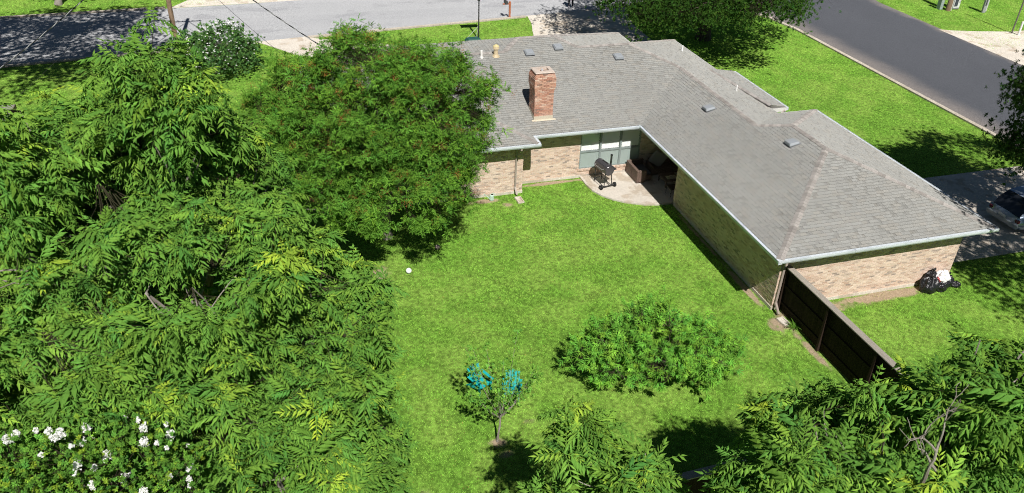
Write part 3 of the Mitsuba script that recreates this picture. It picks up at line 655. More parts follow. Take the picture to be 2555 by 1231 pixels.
def shoot_leaves(rng, axis, p, n, e0, e1, stem, size):
    """Frames of n leaves spiralling along a shoot that ends at p."""
    a, b, d = frame(axis); k = np.arange(n); t = (k + .5) / n
    az = k * 2.39996 + rng.uniform(0, 6.28); el = np.radians(e0 + (e1 - e0) * t) + rng.normal(0, .15, n)
    out = np.cos(az)[:, None] * a + np.sin(az)[:, None] * b
    fwd = d * np.cos(el)[:, None] + out * np.sin(el)[:, None]
    upv = np.tile([0, 0, 1.0], (n, 1)) + out * -.25 + rng.normal(0, .12, (n, 3))
    pos = p - d * (stem * t)[:, None]
    return basis(fwd, upv), pos, size * rng.uniform(.75, 1.15, n) * (.72 + .4 * np.sin(np.pi * np.clip(t + .1, 0, 1)))
def limbs(base, fork, lobes, r0, rng, n_sub=9, wob=.35, twig_r=.018):
    """(trunk mesh, [limb mesh per lobe], [sub-branch ends per lobe])."""
    base, fork = np.array(base, float), np.array(fork, float)
    ts = np.linspace(0, 1, 6)[:, None]; tp = base + (fork - base) * ts + np.c_[rng.normal(0, wob * .12, (6, 2)), np.zeros(6)] * np.sin(np.pi * ts)
    flare = np.array([1.35, 1.08, 1, .96, .92, .88])
    trunk = tube(tp, r0 * flare, 9)
    out, ends = [], []
    for c, rad, _ in lobes:
        c, rad = np.array(c, float), np.array(rad, float); m = M(); L = np.linalg.norm(c - fork)
        ctrl = fork + (c - fork) * .5 + np.array([0, 0, -.06 * L]) + rng.normal(0, wob * .4, 3)
        tt = np.linspace(0, 1, 9)[:, None]; pts = (1 - tt) ** 2 * fork + 2 * tt * (1 - tt) * ctrl + tt ** 2 * (c + [0, 0, .25 * rad[2]])
        rl = np.linspace(r0 * .6, max(r0 * .14, twig_r), 9); m.add(*tube(pts, rl, 6)); es = []
        for k in range(n_sub):
            i = int(rng.integers(4, 9)); d = rng.normal(0, 1, 3); d[2] = abs(d[2]) * .8 - .15; d /= np.linalg.norm(d)
            e = c + d * rad * rng.uniform(.55, .86); s = pts[i]; mid = (s + e) / 2 + rng.normal(0, .12, 3) * np.linalg.norm(e - s) + [0, 0, -.08 * np.linalg.norm(e - s)]
            t5 = np.linspace(0, 1, 6)[:, None]; q = (1 - t5) ** 2 * s + 2 * t5 * (1 - t5) * mid + t5 ** 2 * e
            m.add(*tube(q, np.linspace(max(rl[i] * .55, twig_r), twig_r * .55, 6), 4)); es += [q[3], q[4], q[5]]
        out.append(m); ends.append(np.array(es))
    return trunk, out, ends
def lobe_points(rng, c, rad, n, low=-.45, shell=(.72, 1.03), noise_amp=.18, seed=0, clump=None):
    if clump:                                   # shoots gathered in tufts with gaps between
        k, sp = clump; P, D = lobe_points(rng, c, rad, max(3, n // k), low, shell, noise_amp, seed)
        q = rng.normal(0, 1, (len(P), k, 3)) * sp * rng.uniform(.7, 1.25, (len(P), 1, 1)); q[..., 2] *= .75
        return (P[:, None] + q).reshape(-1, 3), np.repeat(D, k, 0) * .6 + (q / sp * .4).reshape(-1, 3)
    d = rng.normal(0, 1, (n * 4, 3)); d /= np.linalg.norm(d, axis=1, keepdims=True); d = d[d[:, 2] > low][:n]
    bumpy = 1 + noise_amp * 2 * (meshkit.fbm(d * 2.1 + seed * 7.3, 3) - .5)
    s = rng.uniform(*shell, len(d)) ** .6 * bumpy
    return np.array(c) + d * np.array(rad) * s[:, None], d
def tint(rng, base, n, var=.18):
    """Leaf colours round a base, darker and lighter, yellower and bluer."""
    b = np.array(base); k = np.exp(rng.normal(0, var, n))[:, None]; y = rng.normal(0, .10, (n, 1))
    return np.clip(b * k * (1 + y * np.array([1.0, .2, -.6])), .003, .9)
def write_tree(key, trunk, lms, shoots, n_parts, leaf_mat='m_leaf', spray='leafy_shoot', bark='m_bark', limb_name='limb'):
    """shoots: [(point, verts, faces, colours)] -> the nearest in view are parts, the rest one crown."""
    part(key, 'trunk', trunk, bark, 40)
    for m in lms: part(key, limb_name, m.mesh(), bark, 40)
    order = np.argsort(seen([s[0] for s in shoots])) if n_parts else np.arange(len(shoots))
    crown = M()
    for r, i in enumerate(order):
        p, v, f, c = shoots[i]
        if r < n_parts: part(key, spray, (v, f), leaf_mat, color=c)
        else: crown.add(v, f, c=c)
    part(key, 'crown', crown.mesh(), leaf_mat, stuff=True, color=crown.C())
def copies(tpls, R, pos, size, cols, rng):
    """One mesh of leaf templates under the frames: verts, faces, colours."""
    m = M(); pick = rng.integers(0, len(tpls), len(pos))
    for i in range(len(pos)):
        tv, tf = tpls[pick[i]]
        m.add(tv @ R[i].T * size[i] + pos[i], tf, c=cols[i])
    return np.vstack(m.v), np.vstack(m.f), m.C()

trng = np.random.default_rng(77)
PECAN = [compound(trng, int(trng.integers(4, 7)), .42, .15, .31, trng.uniform(.6, 1.5), trng.uniform(.35, 1.25)) for _ in range(10)]
def pecan(label, base, fork, lobes, r0, seed, n_parts=90, young=.16, size=1.12, green=(.108, .245, .040), group=None):
    rng = np.random.default_rng(seed); key = thing('pecan_tree', label, 'tree', group)
    trunk, lms, ends = limbs(base, fork, lobes, r0, rng); shoots = []
    for li, (c, rad, n) in enumerate(lobes):
        P, D = lobe_points(rng, c, rad, int(n * .74), seed=seed + li, low=-.45, noise_amp=.35, shell=(.55, 1.08), clump=(13, .33))
        for p, d in zip(P, D):
            axis = d * np.array([.75, .75, .4]) + [0, 0, .75] + rng.normal(0, .3, 3); axis /= np.linalg.norm(axis)
            e = ends[li][np.argmin(((ends[li] - p) ** 2).sum(1))]; a, b_, _ = frame(axis)
            mid = (e + p) / 2 - axis * .1 * np.linalg.norm(p - e)
            v0, f0 = tube(np.array([e, mid, p]), [.010, .008, .005], 3, False)
            is_young = rng.random() < young * (1.6 if d[2] > .5 else .5)
            nl = int(rng.integers(6, 10))
            R, q, s = shoot_leaves(rng, axis, p, nl, 100, 22, rng.uniform(.22, .42), size * rng.uniform(.8, 1.22))
            col = tint(rng, (.30, .46, .055) if is_young else green, nl, .16)
            fresh = np.clip(rng.beta(1.2, 3.0) + (.22 if d[2] > .3 else 0), 0, 1) * np.linspace(0, 1, nl)[:, None] ** 1.6   # tip leaves are the newest
            if not is_young: col = col * (1 - fresh) + tint(rng, (.29, .46, .06), nl, .12) * fresh
            v, f, cc = copies(PECAN, R, q, s * (.85 if is_young else 1.0), col, rng)
            v, f, cc = np.vstack([v, v0]), np.vstack([f, f0 + len(v)]), np.vstack([cc, np.tile((.045, .042, .025), (len(v0), 1))])
            shoots.append((p, v, f, cc))
    write_tree(key, trunk, lms, shoots, n_parts)
    return key

# other plants
def simple_leaf(w, curl=.25): return leaflet_tpl(w, .15, curl)
def tuft_tpl(rng, n, L, w, spread, hang, flat_=False):
    """A whorl of simple leaves round the end of a twig that points along +y; (v, f)."""
    m = M(); tv, tf = simple_leaf(w)
    if flat_: tv = tv[[0, 1, 2, 3]]; tf = np.array([[0, 2, 1], [1, 2, 3]])
    for k in range(n):
        az = k * 2.39996 + rng.uniform(0, .8); el = rng.uniform(*spread); out = np.array([math.cos(az), 0, math.sin(az)])
        d = np.array([0, math.cos(el), 0]) + out * math.sin(el) - np.array([0, 0, hang * rng.uniform(.4, 1.2)])
        R = basis(d[None], (out * -.2 + [0, .2, 1.0] + rng.normal(0, .25, 3))[None])[0]
        m.add(tv @ R.T * L * rng.uniform(.7, 1.15) + np.array([0, -L * .9 * k / n, 0]), tf)
    return m.mesh()
def bushy(name, label, cat, base, fork, lobes, r0, seed, tpls, mat, colour, n_parts=0, var=.2, up=.55, size=1.0, alt=None, alt_p=0.0, alt_tpl=None, spray='leafy_shoot', low=-.45, shell=(.72, 1.03), noise_amp=.18, bark='m_bark', n_sub=9, per=1, spread=.0, group=None, twig=.006, clump=None):
    rng = np.random.default_rng(seed); key = thing(name, label, cat, group)
    trunk, lms, ends = limbs(base, fork, lobes, r0, rng, n_sub, twig_r=twig * 2); shoots = []
    for li, (c, rad, n) in enumerate(lobes):
        P, D = lobe_points(rng, c, rad, n, low=low, shell=shell, noise_amp=noise_amp, seed=seed + li, clump=clump)
        for p, d in zip(P, D):
            k = per; axis = d[None] * np.array([.8, .8, .5]) + [0, 0, up] + rng.normal(0, .35, (k, 3)); axis /= np.linalg.norm(axis, axis=1, keepdims=True)
            e = ends[li][np.argmin(((ends[li] - p) ** 2).sum(1))]
            v0, f0 = tube(np.array([e, (e + p) / 2 - axis[0] * .08, p]), [twig, twig * .8, twig * .5], 3, False)
            pos = p + rng.normal(0, 1, (k, 3)) * spread
            R = basis(axis, np.tile([.0, .0, 1.0], (k, 1)) + rng.normal(0, .3, (k, 3)))
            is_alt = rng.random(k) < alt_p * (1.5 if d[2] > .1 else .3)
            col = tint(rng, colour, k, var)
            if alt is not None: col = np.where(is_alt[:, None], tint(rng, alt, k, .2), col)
            if alt_tpl is None: v, f, cc = copies(tpls, R, pos, size * rng.uniform(.75, 1.2, k), col, rng)
            else:
                m = M()
                for i in range(k):
                    tv, tf = (alt_tpl if is_alt[i] else tpls)[int(rng.integers(0, len(tpls)))]
                    m.add(tv @ R[i].T * size * rng.uniform(.75, 1.2) + pos[i], tf, c=col[i])
                v, f, cc = np.vstack(m.v), np.vstack(m.f), m.C()
            v, f, cc = np.vstack([v, v0]), np.vstack([f, f0 + len(v)]), np.vstack([cc, np.tile((.06, .05, .035), (len(v0), 1))])
            shoots.append((p, v, f, cc))
    write_tree(key, trunk, lms, shoots, n_parts, mat, spray, bark)
    return key, rng
def pinnate_flat(rng, n_pairs, length, leaf, w):
    m = M()
    for k in range(n_pairs):
        t = .25 + .72 * k / max(1, n_pairs - 1)
        for sg in (-1, 1):
            a = math.radians(rng.uniform(45, 70)); d = np.array([sg * math.sin(a), math.cos(a), -rng.uniform(.1, .5)]); b = np.array([0, length * t, -length * .25 * t * t])
            R = basis(d[None], np.array([[sg * .2, .1, 1.0]]) + rng.normal(0, .25, (1, 3)))[0]; L = leaf * rng.uniform(.8, 1.15)
            m.add(np.array([[0, 0, 0], [-w * L / 2, .45 * L, 0], [w * L / 2, .45 * L, .01], [0, L, -.15 * L]]) @ R.T + b, [[0, 2, 1], [1, 2, 3]])
    return m.mesh()
PIST = [pinnate_flat(trng, 6, .20, .075, .30) for _ in range(6)]
def pist_tuft(n=5):
    m = M()
    for k in range(n):
        tv, tf = PIST[int(trng.integers(0, 6))]; az = k * 2.4 + trng.uniform(0, .6); el = trng.uniform(.6, 1.3); out = np.array([math.cos(az), 0, math.sin(az)])
        d = np.array([0, math.cos(el), 0]) + out * math.sin(el); R = basis(d[None], (np.array([0, .6, .8]) - out * .3)[None])[0]
        m.add(tv @ R.T * trng.uniform(.85, 1.2), tf)
    return m.mesh()
PISTUFT = [pist_tuft() for _ in range(6)]
def seed_cluster():
    m = M()
    for _ in range(90):
        d = trng.normal(0, 1, 3) * [.07, .09, .07] + [0, .05, .03]; r = .019; q = trng.normal(0, 1, (3, 3)); q /= np.linalg.norm(q, axis=1, keepdims=True)
        m.add(d + q * r, [[0, 1, 2]])
    return m.mesh()
SEEDS = [seed_cluster() for _ in range(6)]

# ---- where each tree stands
pecan('tallest pecan tree with bright yellow-green new tips, nearest the street', (-3.2, 17.5, 0), (-2.6, 16.8, 4.6),
      [((-2.1, 15.9, 10.1), (.9, 1.3, 1.8), 95), ((-3.6, 16.4, 9.3), (1.7, 1.6, 1.7), 140), ((-1.3, 17.2, 7.8), (1.6, 1.8, 1.9), 150), ((-5.2, 16.2, 9.7), (1.4, 1.6, 1.5), 100), ((-4.9, 15.0, 7.9), (1.7, 1.7, 1.9), 150), ((-2.5, 17.0, 8.7), (1.6, 1.5, 1.7), 140), ((-4.5, 17.2, 8.8), (1.5, 1.5, 1.6), 160), ((-3.4, 17.6, 9.4), (1.2, 1.3, 1.3), 90), ((-2.15, 15.9, 11.0), (.45, .6, 1.0), 58), ((-1.75, 16.5, 9.6), (.8, .9, 1.2), 75)], .24, 11, 80, young=.09)
pecan('broad pecan tree over the west edge of the back lawn beside the pistache tree', (-.4, 15.8, 0), (-.3, 15.2, 3.6),
      [((-1.0, 14.8, 7.1), (1.8, 1.9, 2.0), 210), ((.3, 15.4, 5.4), (1.35, 1.9, 2.0), 270), ((-2.8, 14.0, 7.3), (1.7, 1.8, 2.0), 190), ((.4, 17.4, 4.5), (1.3, 1.7, 1.6), 180), ((.45, 14.2, 3.8), (1.0, 1.5, 1.5), 110)], .22, 12, 80, young=.06)
pecan('low spreading pecan tree overhanging the near west side of the lawn', (-.6, 12.2, 0), (-.4, 12.0, 2.4),
      [((-.05, 12.5, 4.4), (1.3, 1.6, 1.8), 220), ((-1.2, 12.2, 5.3), (1.5, 1.5, 1.7), 180), ((-.1, 11.2, 4.4), (1.4, 1.3, 1.7), 150), ((.3, 11.9, 2.8), (.95, 1.3, 1.4), 130)], .18, 13, 80, young=.06)
pecan('pecan tree directly behind the white-flowered crape myrtle', (-4.2, 13.4, 0), (-4.1, 13.2, 3.4),
      [((-4.6, 13.0, 6.9), (1.6, 1.5, 1.8), 170), ((-3.0, 12.8, 6.3), (1.5, 1.4, 1.7), 170), ((-5.0, 11.9, 6.0), (1.4, 1.3, 1.5), 110)], .18, 16, 80, young=.10)
kE = pecan('pecan tree with bare grey twigs in front of the wood side fence', (9.6, 7.6, 0), (9.6, 7.7, 3.6),
      [((8.6, 7.6, 6.3), (1.7, 1.6, 1.7), 170), ((10.3, 7.2, 6.1), (1.8, 1.5, 1.7), 150), ((12.4, 8.2, 6.0), (1.5, 1.5, 1.6), 130), ((9.9, 9.2, 4.2), (1.8, 1.5, 1.5), 140), ((11.8, 7.6, 7.9), (1.3, 1.2, 1.4), 90), ((10.6, 6.0, 5.6), (1.8, 1.4, 1.6), 120)], .2, 14, 80, size=1.3, young=.08)
def bare_branch():
    rng = np.random.default_rng(5)
    def grow(p, d, L, r, depth):
        n = 5; pts = [p]
        for _ in range(n): d = d + rng.normal(0, .16, 3) + [0, 0, .05]; d /= np.linalg.norm(d); pts.append(pts[-1] + d * L / n)
        m.add(*tube(np.array(pts), np.linspace(r, r * .55, n + 1), 6))
        if depth:
            for k in range(2 if depth > 1 else 3):
                q = rng.normal(0, .55, 3); q[2] = abs(q[2]) * .6; grow(pts[-1] if k < 2 else pts[3], (d + q) / np.linalg.norm(d + q), L * .72, r * .55, depth - 1)
    m = M(); grow(np.array([8.75, 6.35, 7.55]), np.array([-.05, .0, 1.0]), .75, .038, 3); part(kE, 'bare_branch', m.mesh(), 'm_bark', 40, label='bare grey forked branch sticking out of the leaves')
    m = M(); grow(np.array([9.0, 6.4, 7.7]), np.array([-.75, .25, .45]), .7, .026, 2); part(kE, 'bare_branch', m.mesh(), 'm_bark', 40)
bare_branch()
pecan('smaller pecan tree in front of the peach tree by the back fence', (5.0, 9.6, 0), (5.0, 9.6, 2.6),
      [((5.25, 9.7, 4.8), (1.0, 1.0, 1.3), 85), ((4.2, 9.5, 3.9), (.8, .85, .9), 55), ((5.9, 9.7, 4.5), (.9, .9, 1.2), 75), ((6.7, 10.2, 3.5), (.7, .7, .9), 50)], .12, 15, 60, size=1.2, young=.08)
bushy('pistache_tree', 'round pistache tree with rusty seed clusters against the back of the house', 'tree', (3.6, 27.6, 0), (3.6, 27.4, 2.0),
      [((3.3, 26.8, 5.6), (2.7, 2.5, 2.7), 1500), ((1.3, 26.8, 5.1), (2.1, 2.4, 2.7), 800), ((5.3, 26.6, 5.0), (2.2, 2.3, 2.5), 1000), ((4.2, 25.6, 3.0), (2.6, 1.9, 1.7), 800), ((1.0, 26.0, 3.4), (1.7, 1.9, 1.7), 420), ((.2, 26.8, 4.7), (1.5, 2.0, 2.1), 520)], .2, 21, PISTUFT, 'm_leaf_dull', (.130, .285, .038), 0,
      alt=(.36, .17, .055), alt_p=.08, alt_tpl=SEEDS, per=2, spread=.12, var=.22, clump=(15, .25), low=-.6, shell=(.6, 1.03))
PEACH = [tuft_tpl(trng, 18, .15, .16, (.4, 1.35), .55) for _ in range(6)]
bushy('peach_tree', 'small rounded peach tree with long drooping leaves on the back lawn', 'tree', (10.2, 17.3, 0), (10.15, 17.2, .8),
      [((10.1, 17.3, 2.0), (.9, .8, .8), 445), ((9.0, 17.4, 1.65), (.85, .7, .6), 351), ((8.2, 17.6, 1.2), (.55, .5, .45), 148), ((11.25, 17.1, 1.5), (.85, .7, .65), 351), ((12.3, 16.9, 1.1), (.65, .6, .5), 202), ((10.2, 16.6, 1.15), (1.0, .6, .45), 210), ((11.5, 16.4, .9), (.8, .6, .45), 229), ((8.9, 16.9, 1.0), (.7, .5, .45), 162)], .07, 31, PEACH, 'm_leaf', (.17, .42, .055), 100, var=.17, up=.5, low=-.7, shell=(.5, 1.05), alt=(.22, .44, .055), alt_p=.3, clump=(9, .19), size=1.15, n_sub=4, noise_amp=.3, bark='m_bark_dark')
SAPL = [tuft_tpl(trng, 9, .062, .42, (.5, 1.3), .1) for _ in range(5)]
def sapling():
    rng = np.random.default_rng(41); key = thing('fruit_sapling', 'thin upright fruit sapling on the lawn in front of the turquoise chairs', 'tree')
    b = np.array([4.86, 15.87, 0]); fork = b + [.08, .05, .85]
    part(key, 'trunk', tube([b, b + [.02, .0, .3], b + [.07, .02, .6], fork], [.04, .03, .027, .024], 7), 'm_bark', 40)
    crown = M()
    for k in range(16):
        az = k * 2.4; h = rng.uniform(1.5, 2.75) if k % 4 else rng.uniform(.9, 1.4); tip = fork + np.array([math.cos(az) * rng.uniform(.5, 1.25), math.sin(az) * rng.uniform(.3, .85), h])
        mid = fork + (tip - fork) * .4 + np.array([math.cos(az), math.sin(az), -.3]) * .12
        tt = np.linspace(0, 1, 14)[:, None]; q = (1 - tt) ** 2 * fork + 2 * tt * (1 - tt) * mid + tt ** 2 * tip
        part(key, 'branch', tube(q, np.linspace(.013, .003, 14), 4, False), 'm_bark', 40)
        for i in range(4, 14):
            for _ in range(1 + 2 * (i > 5) + 2 * (i > 9)):
                p = q[i] + rng.normal(0, .085, 3); ax = (tip - fork) / np.linalg.norm(tip - fork) + rng.normal(0, .5, 3)
                tv, tf = SAPL[int(rng.integers(0, 5))]; R = basis(ax[None], np.array([[0, 0, 1.0]]) + rng.normal(0, .3, (1, 3)))[0]
                crown.add(tv @ R.T * rng.uniform(.85, 1.25) + p, tf, c=tint(rng, (.17, .37, .055), 1, .2)[0])
    part(key, 'crown', crown.mesh(), 'm_leaf', stuff=True, color=crown.C())
sapling()
OAK = [tuft_tpl(trng, 12, .085, .42, (.5, 1.5), .2, True) for _ in range(6)]
bushy('shade_tree', 'dark small-leaved shade tree leaning over the garage driveway and the parked car', 'tree', (31.5, 17.0, 0), (31, 17.2, 4.0),
      [((29.5, 17.0, 8.2), (4.0, 3.8, 2.6), 1500), ((26.4, 15.6, 7.6), (2.6, 2.8, 2.2), 800), ((32.4, 20.4, 8.4), (3.6, 3.4, 2.6), 1200), ((28.4, 20.4, 8.8), (2.2, 2.2, 1.6), 560), ((29.8, 22.6, 5.9), (1.9, 1.6, 2.1), 1100), ((28.95, 22.4, 3.5), (1.2, 1.0, 1.0), 420), ((26.0, 13.0, 6.8), (2.2, 2.0, 1.8), 400)], .3, 51, OAK, 'm_leaf_dull', (.065, .14, .03), 0, per=3, spread=.2, size=1.35, n_sub=12, clump=(8, .35))
bushy('front_yard_tree', 'big dark spreading tree with a forked trunk at the street corner', 'tree', (28.3, 47.9, 0), (28.2, 47.6, 3.0),
      [((27.0, 44.6, 9.0), (4.4, 3.8, 3.0), 1760), ((23.6, 46.0, 8.0), (3.4, 3.6, 2.6), 1280), ((30.2, 46.4, 8.2), (3.4, 3.6, 2.8), 1280), ((27.0, 49.5, 9.0), (5.0, 3.6, 3.0), 1440), ((25.6, 42.9, 3.7), (3.2, 1.8, 1.2), 896), ((29.6, 43.6, 4.5), (2.4, 2.0, 1.4), 736), ((32.6, 45.0, 4.6), (1.7, 1.8, 1.3), 416), ((22.6, 46.6, 3.4), (2.4, 2.2, 1.2), 672), ((28.2, 40.6, 4.2), (1.9, 1.4, 1.0), 416), ((27.0, 40.0, 8.5), (3.2, 2.0, 1.8), 672), ((23.6, 44.4, 3.0), (2.3, 1.5, 1.0), 608), ((21.0, 47.5, 6.5), (2.4, 3.0, 2.0), 672)], .42, 52, OAK, 'm_leaf_dull', (.060, .14, .024), 0, per=3, spread=.25, size=1.3, n_sub=12, clump=(8, .4), bark='m_bark_dark')
bushy('street_tree', 'tall tree beside the street west of the yard, throwing dappled shade on the asphalt', 'tree', (-19.5, 46.5, 0), (-18.5, 46.5, 6.0),
      [((-15.0, 47.0, 11.5), (4.6, 4.0, 2.2), 750), ((-10.5, 46.6, 11.0), (3.8, 3.6, 2.0), 600), ((-13.5, 50.5, 11.0), (4.0, 2.8, 1.8), 420), ((-19, 49, 10), (4, 4, 2.5), 420), ((-9.0, 49.8, 12.0), (2.4, 2.2, 1.4), 240), ((-8.0, 44.0, 10.4), (2.2, 2.2, 1.2), 260), ((-14.5, 40.5, 10.5), (3.6, 3.2, 1.7), 520), ((-10.8, 41.5, 10.8), (2.6, 2.4, 1.4), 320), ((-18.5, 43.5, 10.5), (3.0, 3.0, 2.0), 320)], .35, 53, OAK, 'm_leaf_dull', (.05, .10, .022), 0, per=3, spread=.3, size=1.9, clump=(8, .5), shell=(.4, 1.05))
bushy('far_tree', 'dark tree trunk and low branches on the far verge of the street', 'tree', (-13.6, 63.6, 0), (-13.4, 63.6, 1.6),
      [((-14.0, 63.8, 4.6), (2.4, 2.0, 2.0), 260), ((-12.4, 63.6, 3.4), (1.8, 1.6, 1.5), 160)], .22, 54, OAK, 'm_leaf_dull', (.045, .085, .022), 0, per=3, spread=.3, size=1.9)
# flowering shrubs
MYRT = [tuft_tpl(trng, 14, .062, .5, (.5, 1.35), .0) for _ in range(6)]
CRAPE = [((-4.3, 10.7, 6.2), (1.2, 1.0, 1.2), 66), ((-3.2, 10.9, 5.9), (1.1, 1.0, 1.2), 48), ((-2.6, 10.6, 5.3), (.8, .9, 1.1), 9), ((-5.0, 11.1, 5.8), (1.0, 1.0, 1.1), 16)]
kk, rng = bushy('crape_myrtle', 'tall crape myrtle shrub with white flower heads below the pecan trees', 'shrub', (-3.6, 10.9, 0), (-3.6, 10.9, 1.6),
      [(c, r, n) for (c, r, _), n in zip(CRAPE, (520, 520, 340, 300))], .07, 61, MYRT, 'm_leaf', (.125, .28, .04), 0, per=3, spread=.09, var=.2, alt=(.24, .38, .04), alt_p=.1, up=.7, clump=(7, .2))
def panicle(rng, c, L, r):
    m = M(); n = int(110 * (L / .2) * (r / .09))
    for _ in range(n):
        t = rng.uniform(-1, 1); d = rng.normal(0, 1, 3); d /= np.linalg.norm(d); p = c + np.array([d[0] * r, d[1] * r, d[2] * r + t * L * .35]) * rng.uniform(.55, 1.0)
        q = rng.normal(0, 1, (2, 3)); q[0] /= np.linalg.norm(q[0]); q[1] -= q[0] * (q[0] @ q[1]); q[1] /= np.linalg.norm(q[1]); s = rng.uniform(.016, .03)
        bend = np.cross(q[0], q[1]) * s * .5
        m.add([p - q[0] * s, p - q[1] * s + bend, p + q[0] * s, p + q[1] * s + bend], [[0, 1, 2, 3]])
    return m.mesh()
scene['m_petal'] = {'type': 'principledthin', 'base_color': rgb(.86, .86, .83), 'roughness': .7, 'diff_trans': .6, 'eta': 1.4}
FLOWERS = []

# ------------------------------------------------------------------ things in the yard
def vc(m_or_v, col):
    n = len(m_or_v[0]) if isinstance(m_or_v, tuple) else len(m_or_v.vertices); return np.tile(col, (n, 1))
def pc(parent, name, mesh, col, bsdf='m_paint', smooth=False, label=None):
    """A part of one colour; a smoothing angle is applied by splitting first."""
    if smooth is not False and smooth is not True:
        v, f, n = meshkit.arrays(mesh, smooth); mesh = (v, f); smooth = True
    n = len(mesh[0]) if isinstance(mesh, tuple) else len(mesh.vertices)
    return part(parent, name, mesh, bsdf, smooth, label=label, color=np.tile(col, (n, 1)))
def move(mesh, loc=(0, 0, 0), rz=0.0, rx=0.0, ry=0.0):
    v, f = (np.array(mesh[0]), mesh[1]) if isinstance(mesh, tuple) else (np.array(mesh.vertices), np.array(mesh.faces))
    for a, ax in ((rx, 0), (ry, 1), (rz, 2)):
        if a:
            R = trimesh.transformations.rotation_matrix(a, np.eye(3)[ax])[:3, :3]; v = v @ R.T
    return v + np.array(loc), f

# wood fence: posts and rails on the yard side, a board cap on top
def fence(name, label, p, q, h=1.8, side=1, n_parts=True, group=None):
    p, q = np.array(p, float), np.array(q, float); L = np.linalg.norm(q - p); d = (q - p) / L; o = np.array([-d[1], d[0]]) * side; key = thing(name, label, 'fence', group)
    r = np.random.default_rng(int(L * 100))
    def b3(a0, a1, o0, o1, z0, z1):
        v = np.array([np.r_[p + d * a + o * s, z] for z in (z0, z1) for s in (o0, o1) for a in (a0, a1)]); return v, (BF if side > 0 else BF[:, ::-1])
    x = 0.0
    while x < L - .03:
        w = min(.142 + r.uniform(-.004, .004), L - x); hh = h - .03 + r.uniform(-.012, .004)
        v, f = b3(x, x + w - .005, -.02 + r.uniform(-.003, .003), 0, .03, hh); part(key, 'board', (v, f), 'm_fence', uv=np.tile((r.random(), .5), (8, 1))); x += w
    for a in np.append(np.arange(.06, L - 1.0, 2.35), L - .1):
        part(key, 'post', b3(a - .045, a + .045, .04, .13, -.1, h - .02), 'm_fence', uv=np.tile((.9, .5), (8, 1)))
    for z in (.3, 1.0, h - .2): part(key, 'rail', b3(0, L, .002, .04, z, z + .09), 'm_fence', uv=np.tile((.6, .5), (8, 1)))
    a = 0.0
    while a < L - .05:
        w = min(2.4, L - a); part(key, 'cap_board', b3(a, a + w - .006, -.09, .14, h, h + .035), 'm_weathered', uv=np.tile((r.random(), .5), (8, 1))); a += w
    return key
fence('wood_fence', 'dark stained wood fence with a grey cap running from the garage corner', (16.30, ay - .02), (16.42, 12.2), side=-1)
fence('wood_fence', 'wood fence along the back of the yard, under the pecan branches', (16.36, 12.1), (3.0, 11.7), side=-1)
fence('wood_fence', 'low weathered wood fence between the front lawn and the side yard, beyond the pistache tree', (1.9, 33.6), (-9.5, 34.6), h=1.5, side=1)

# splash blocks under the downspouts
def splash(x, y, rz, label):
    key = thing('splash_block', label, 'splash block'); m = M()
    m.box((-.14, -.25, 0), (.14, .25, .035)); m.box((-.14, -.25, .035), (-.10, .25, .075)); m.box((.10, -.25, .035), (.14, .25, .075)); m.box((-.10, .21, .035), (.10, .25, .075))
    put(key, move(m.mesh(), (x, y, .005), rz), 'm_concrete')
splash(9.6, 29.22, .05, 'pale concrete splash block below the downspout of the back wall')
splash(16.02, 18.72, .1, 'pale concrete splash block below the garage corner downspout by the fence')

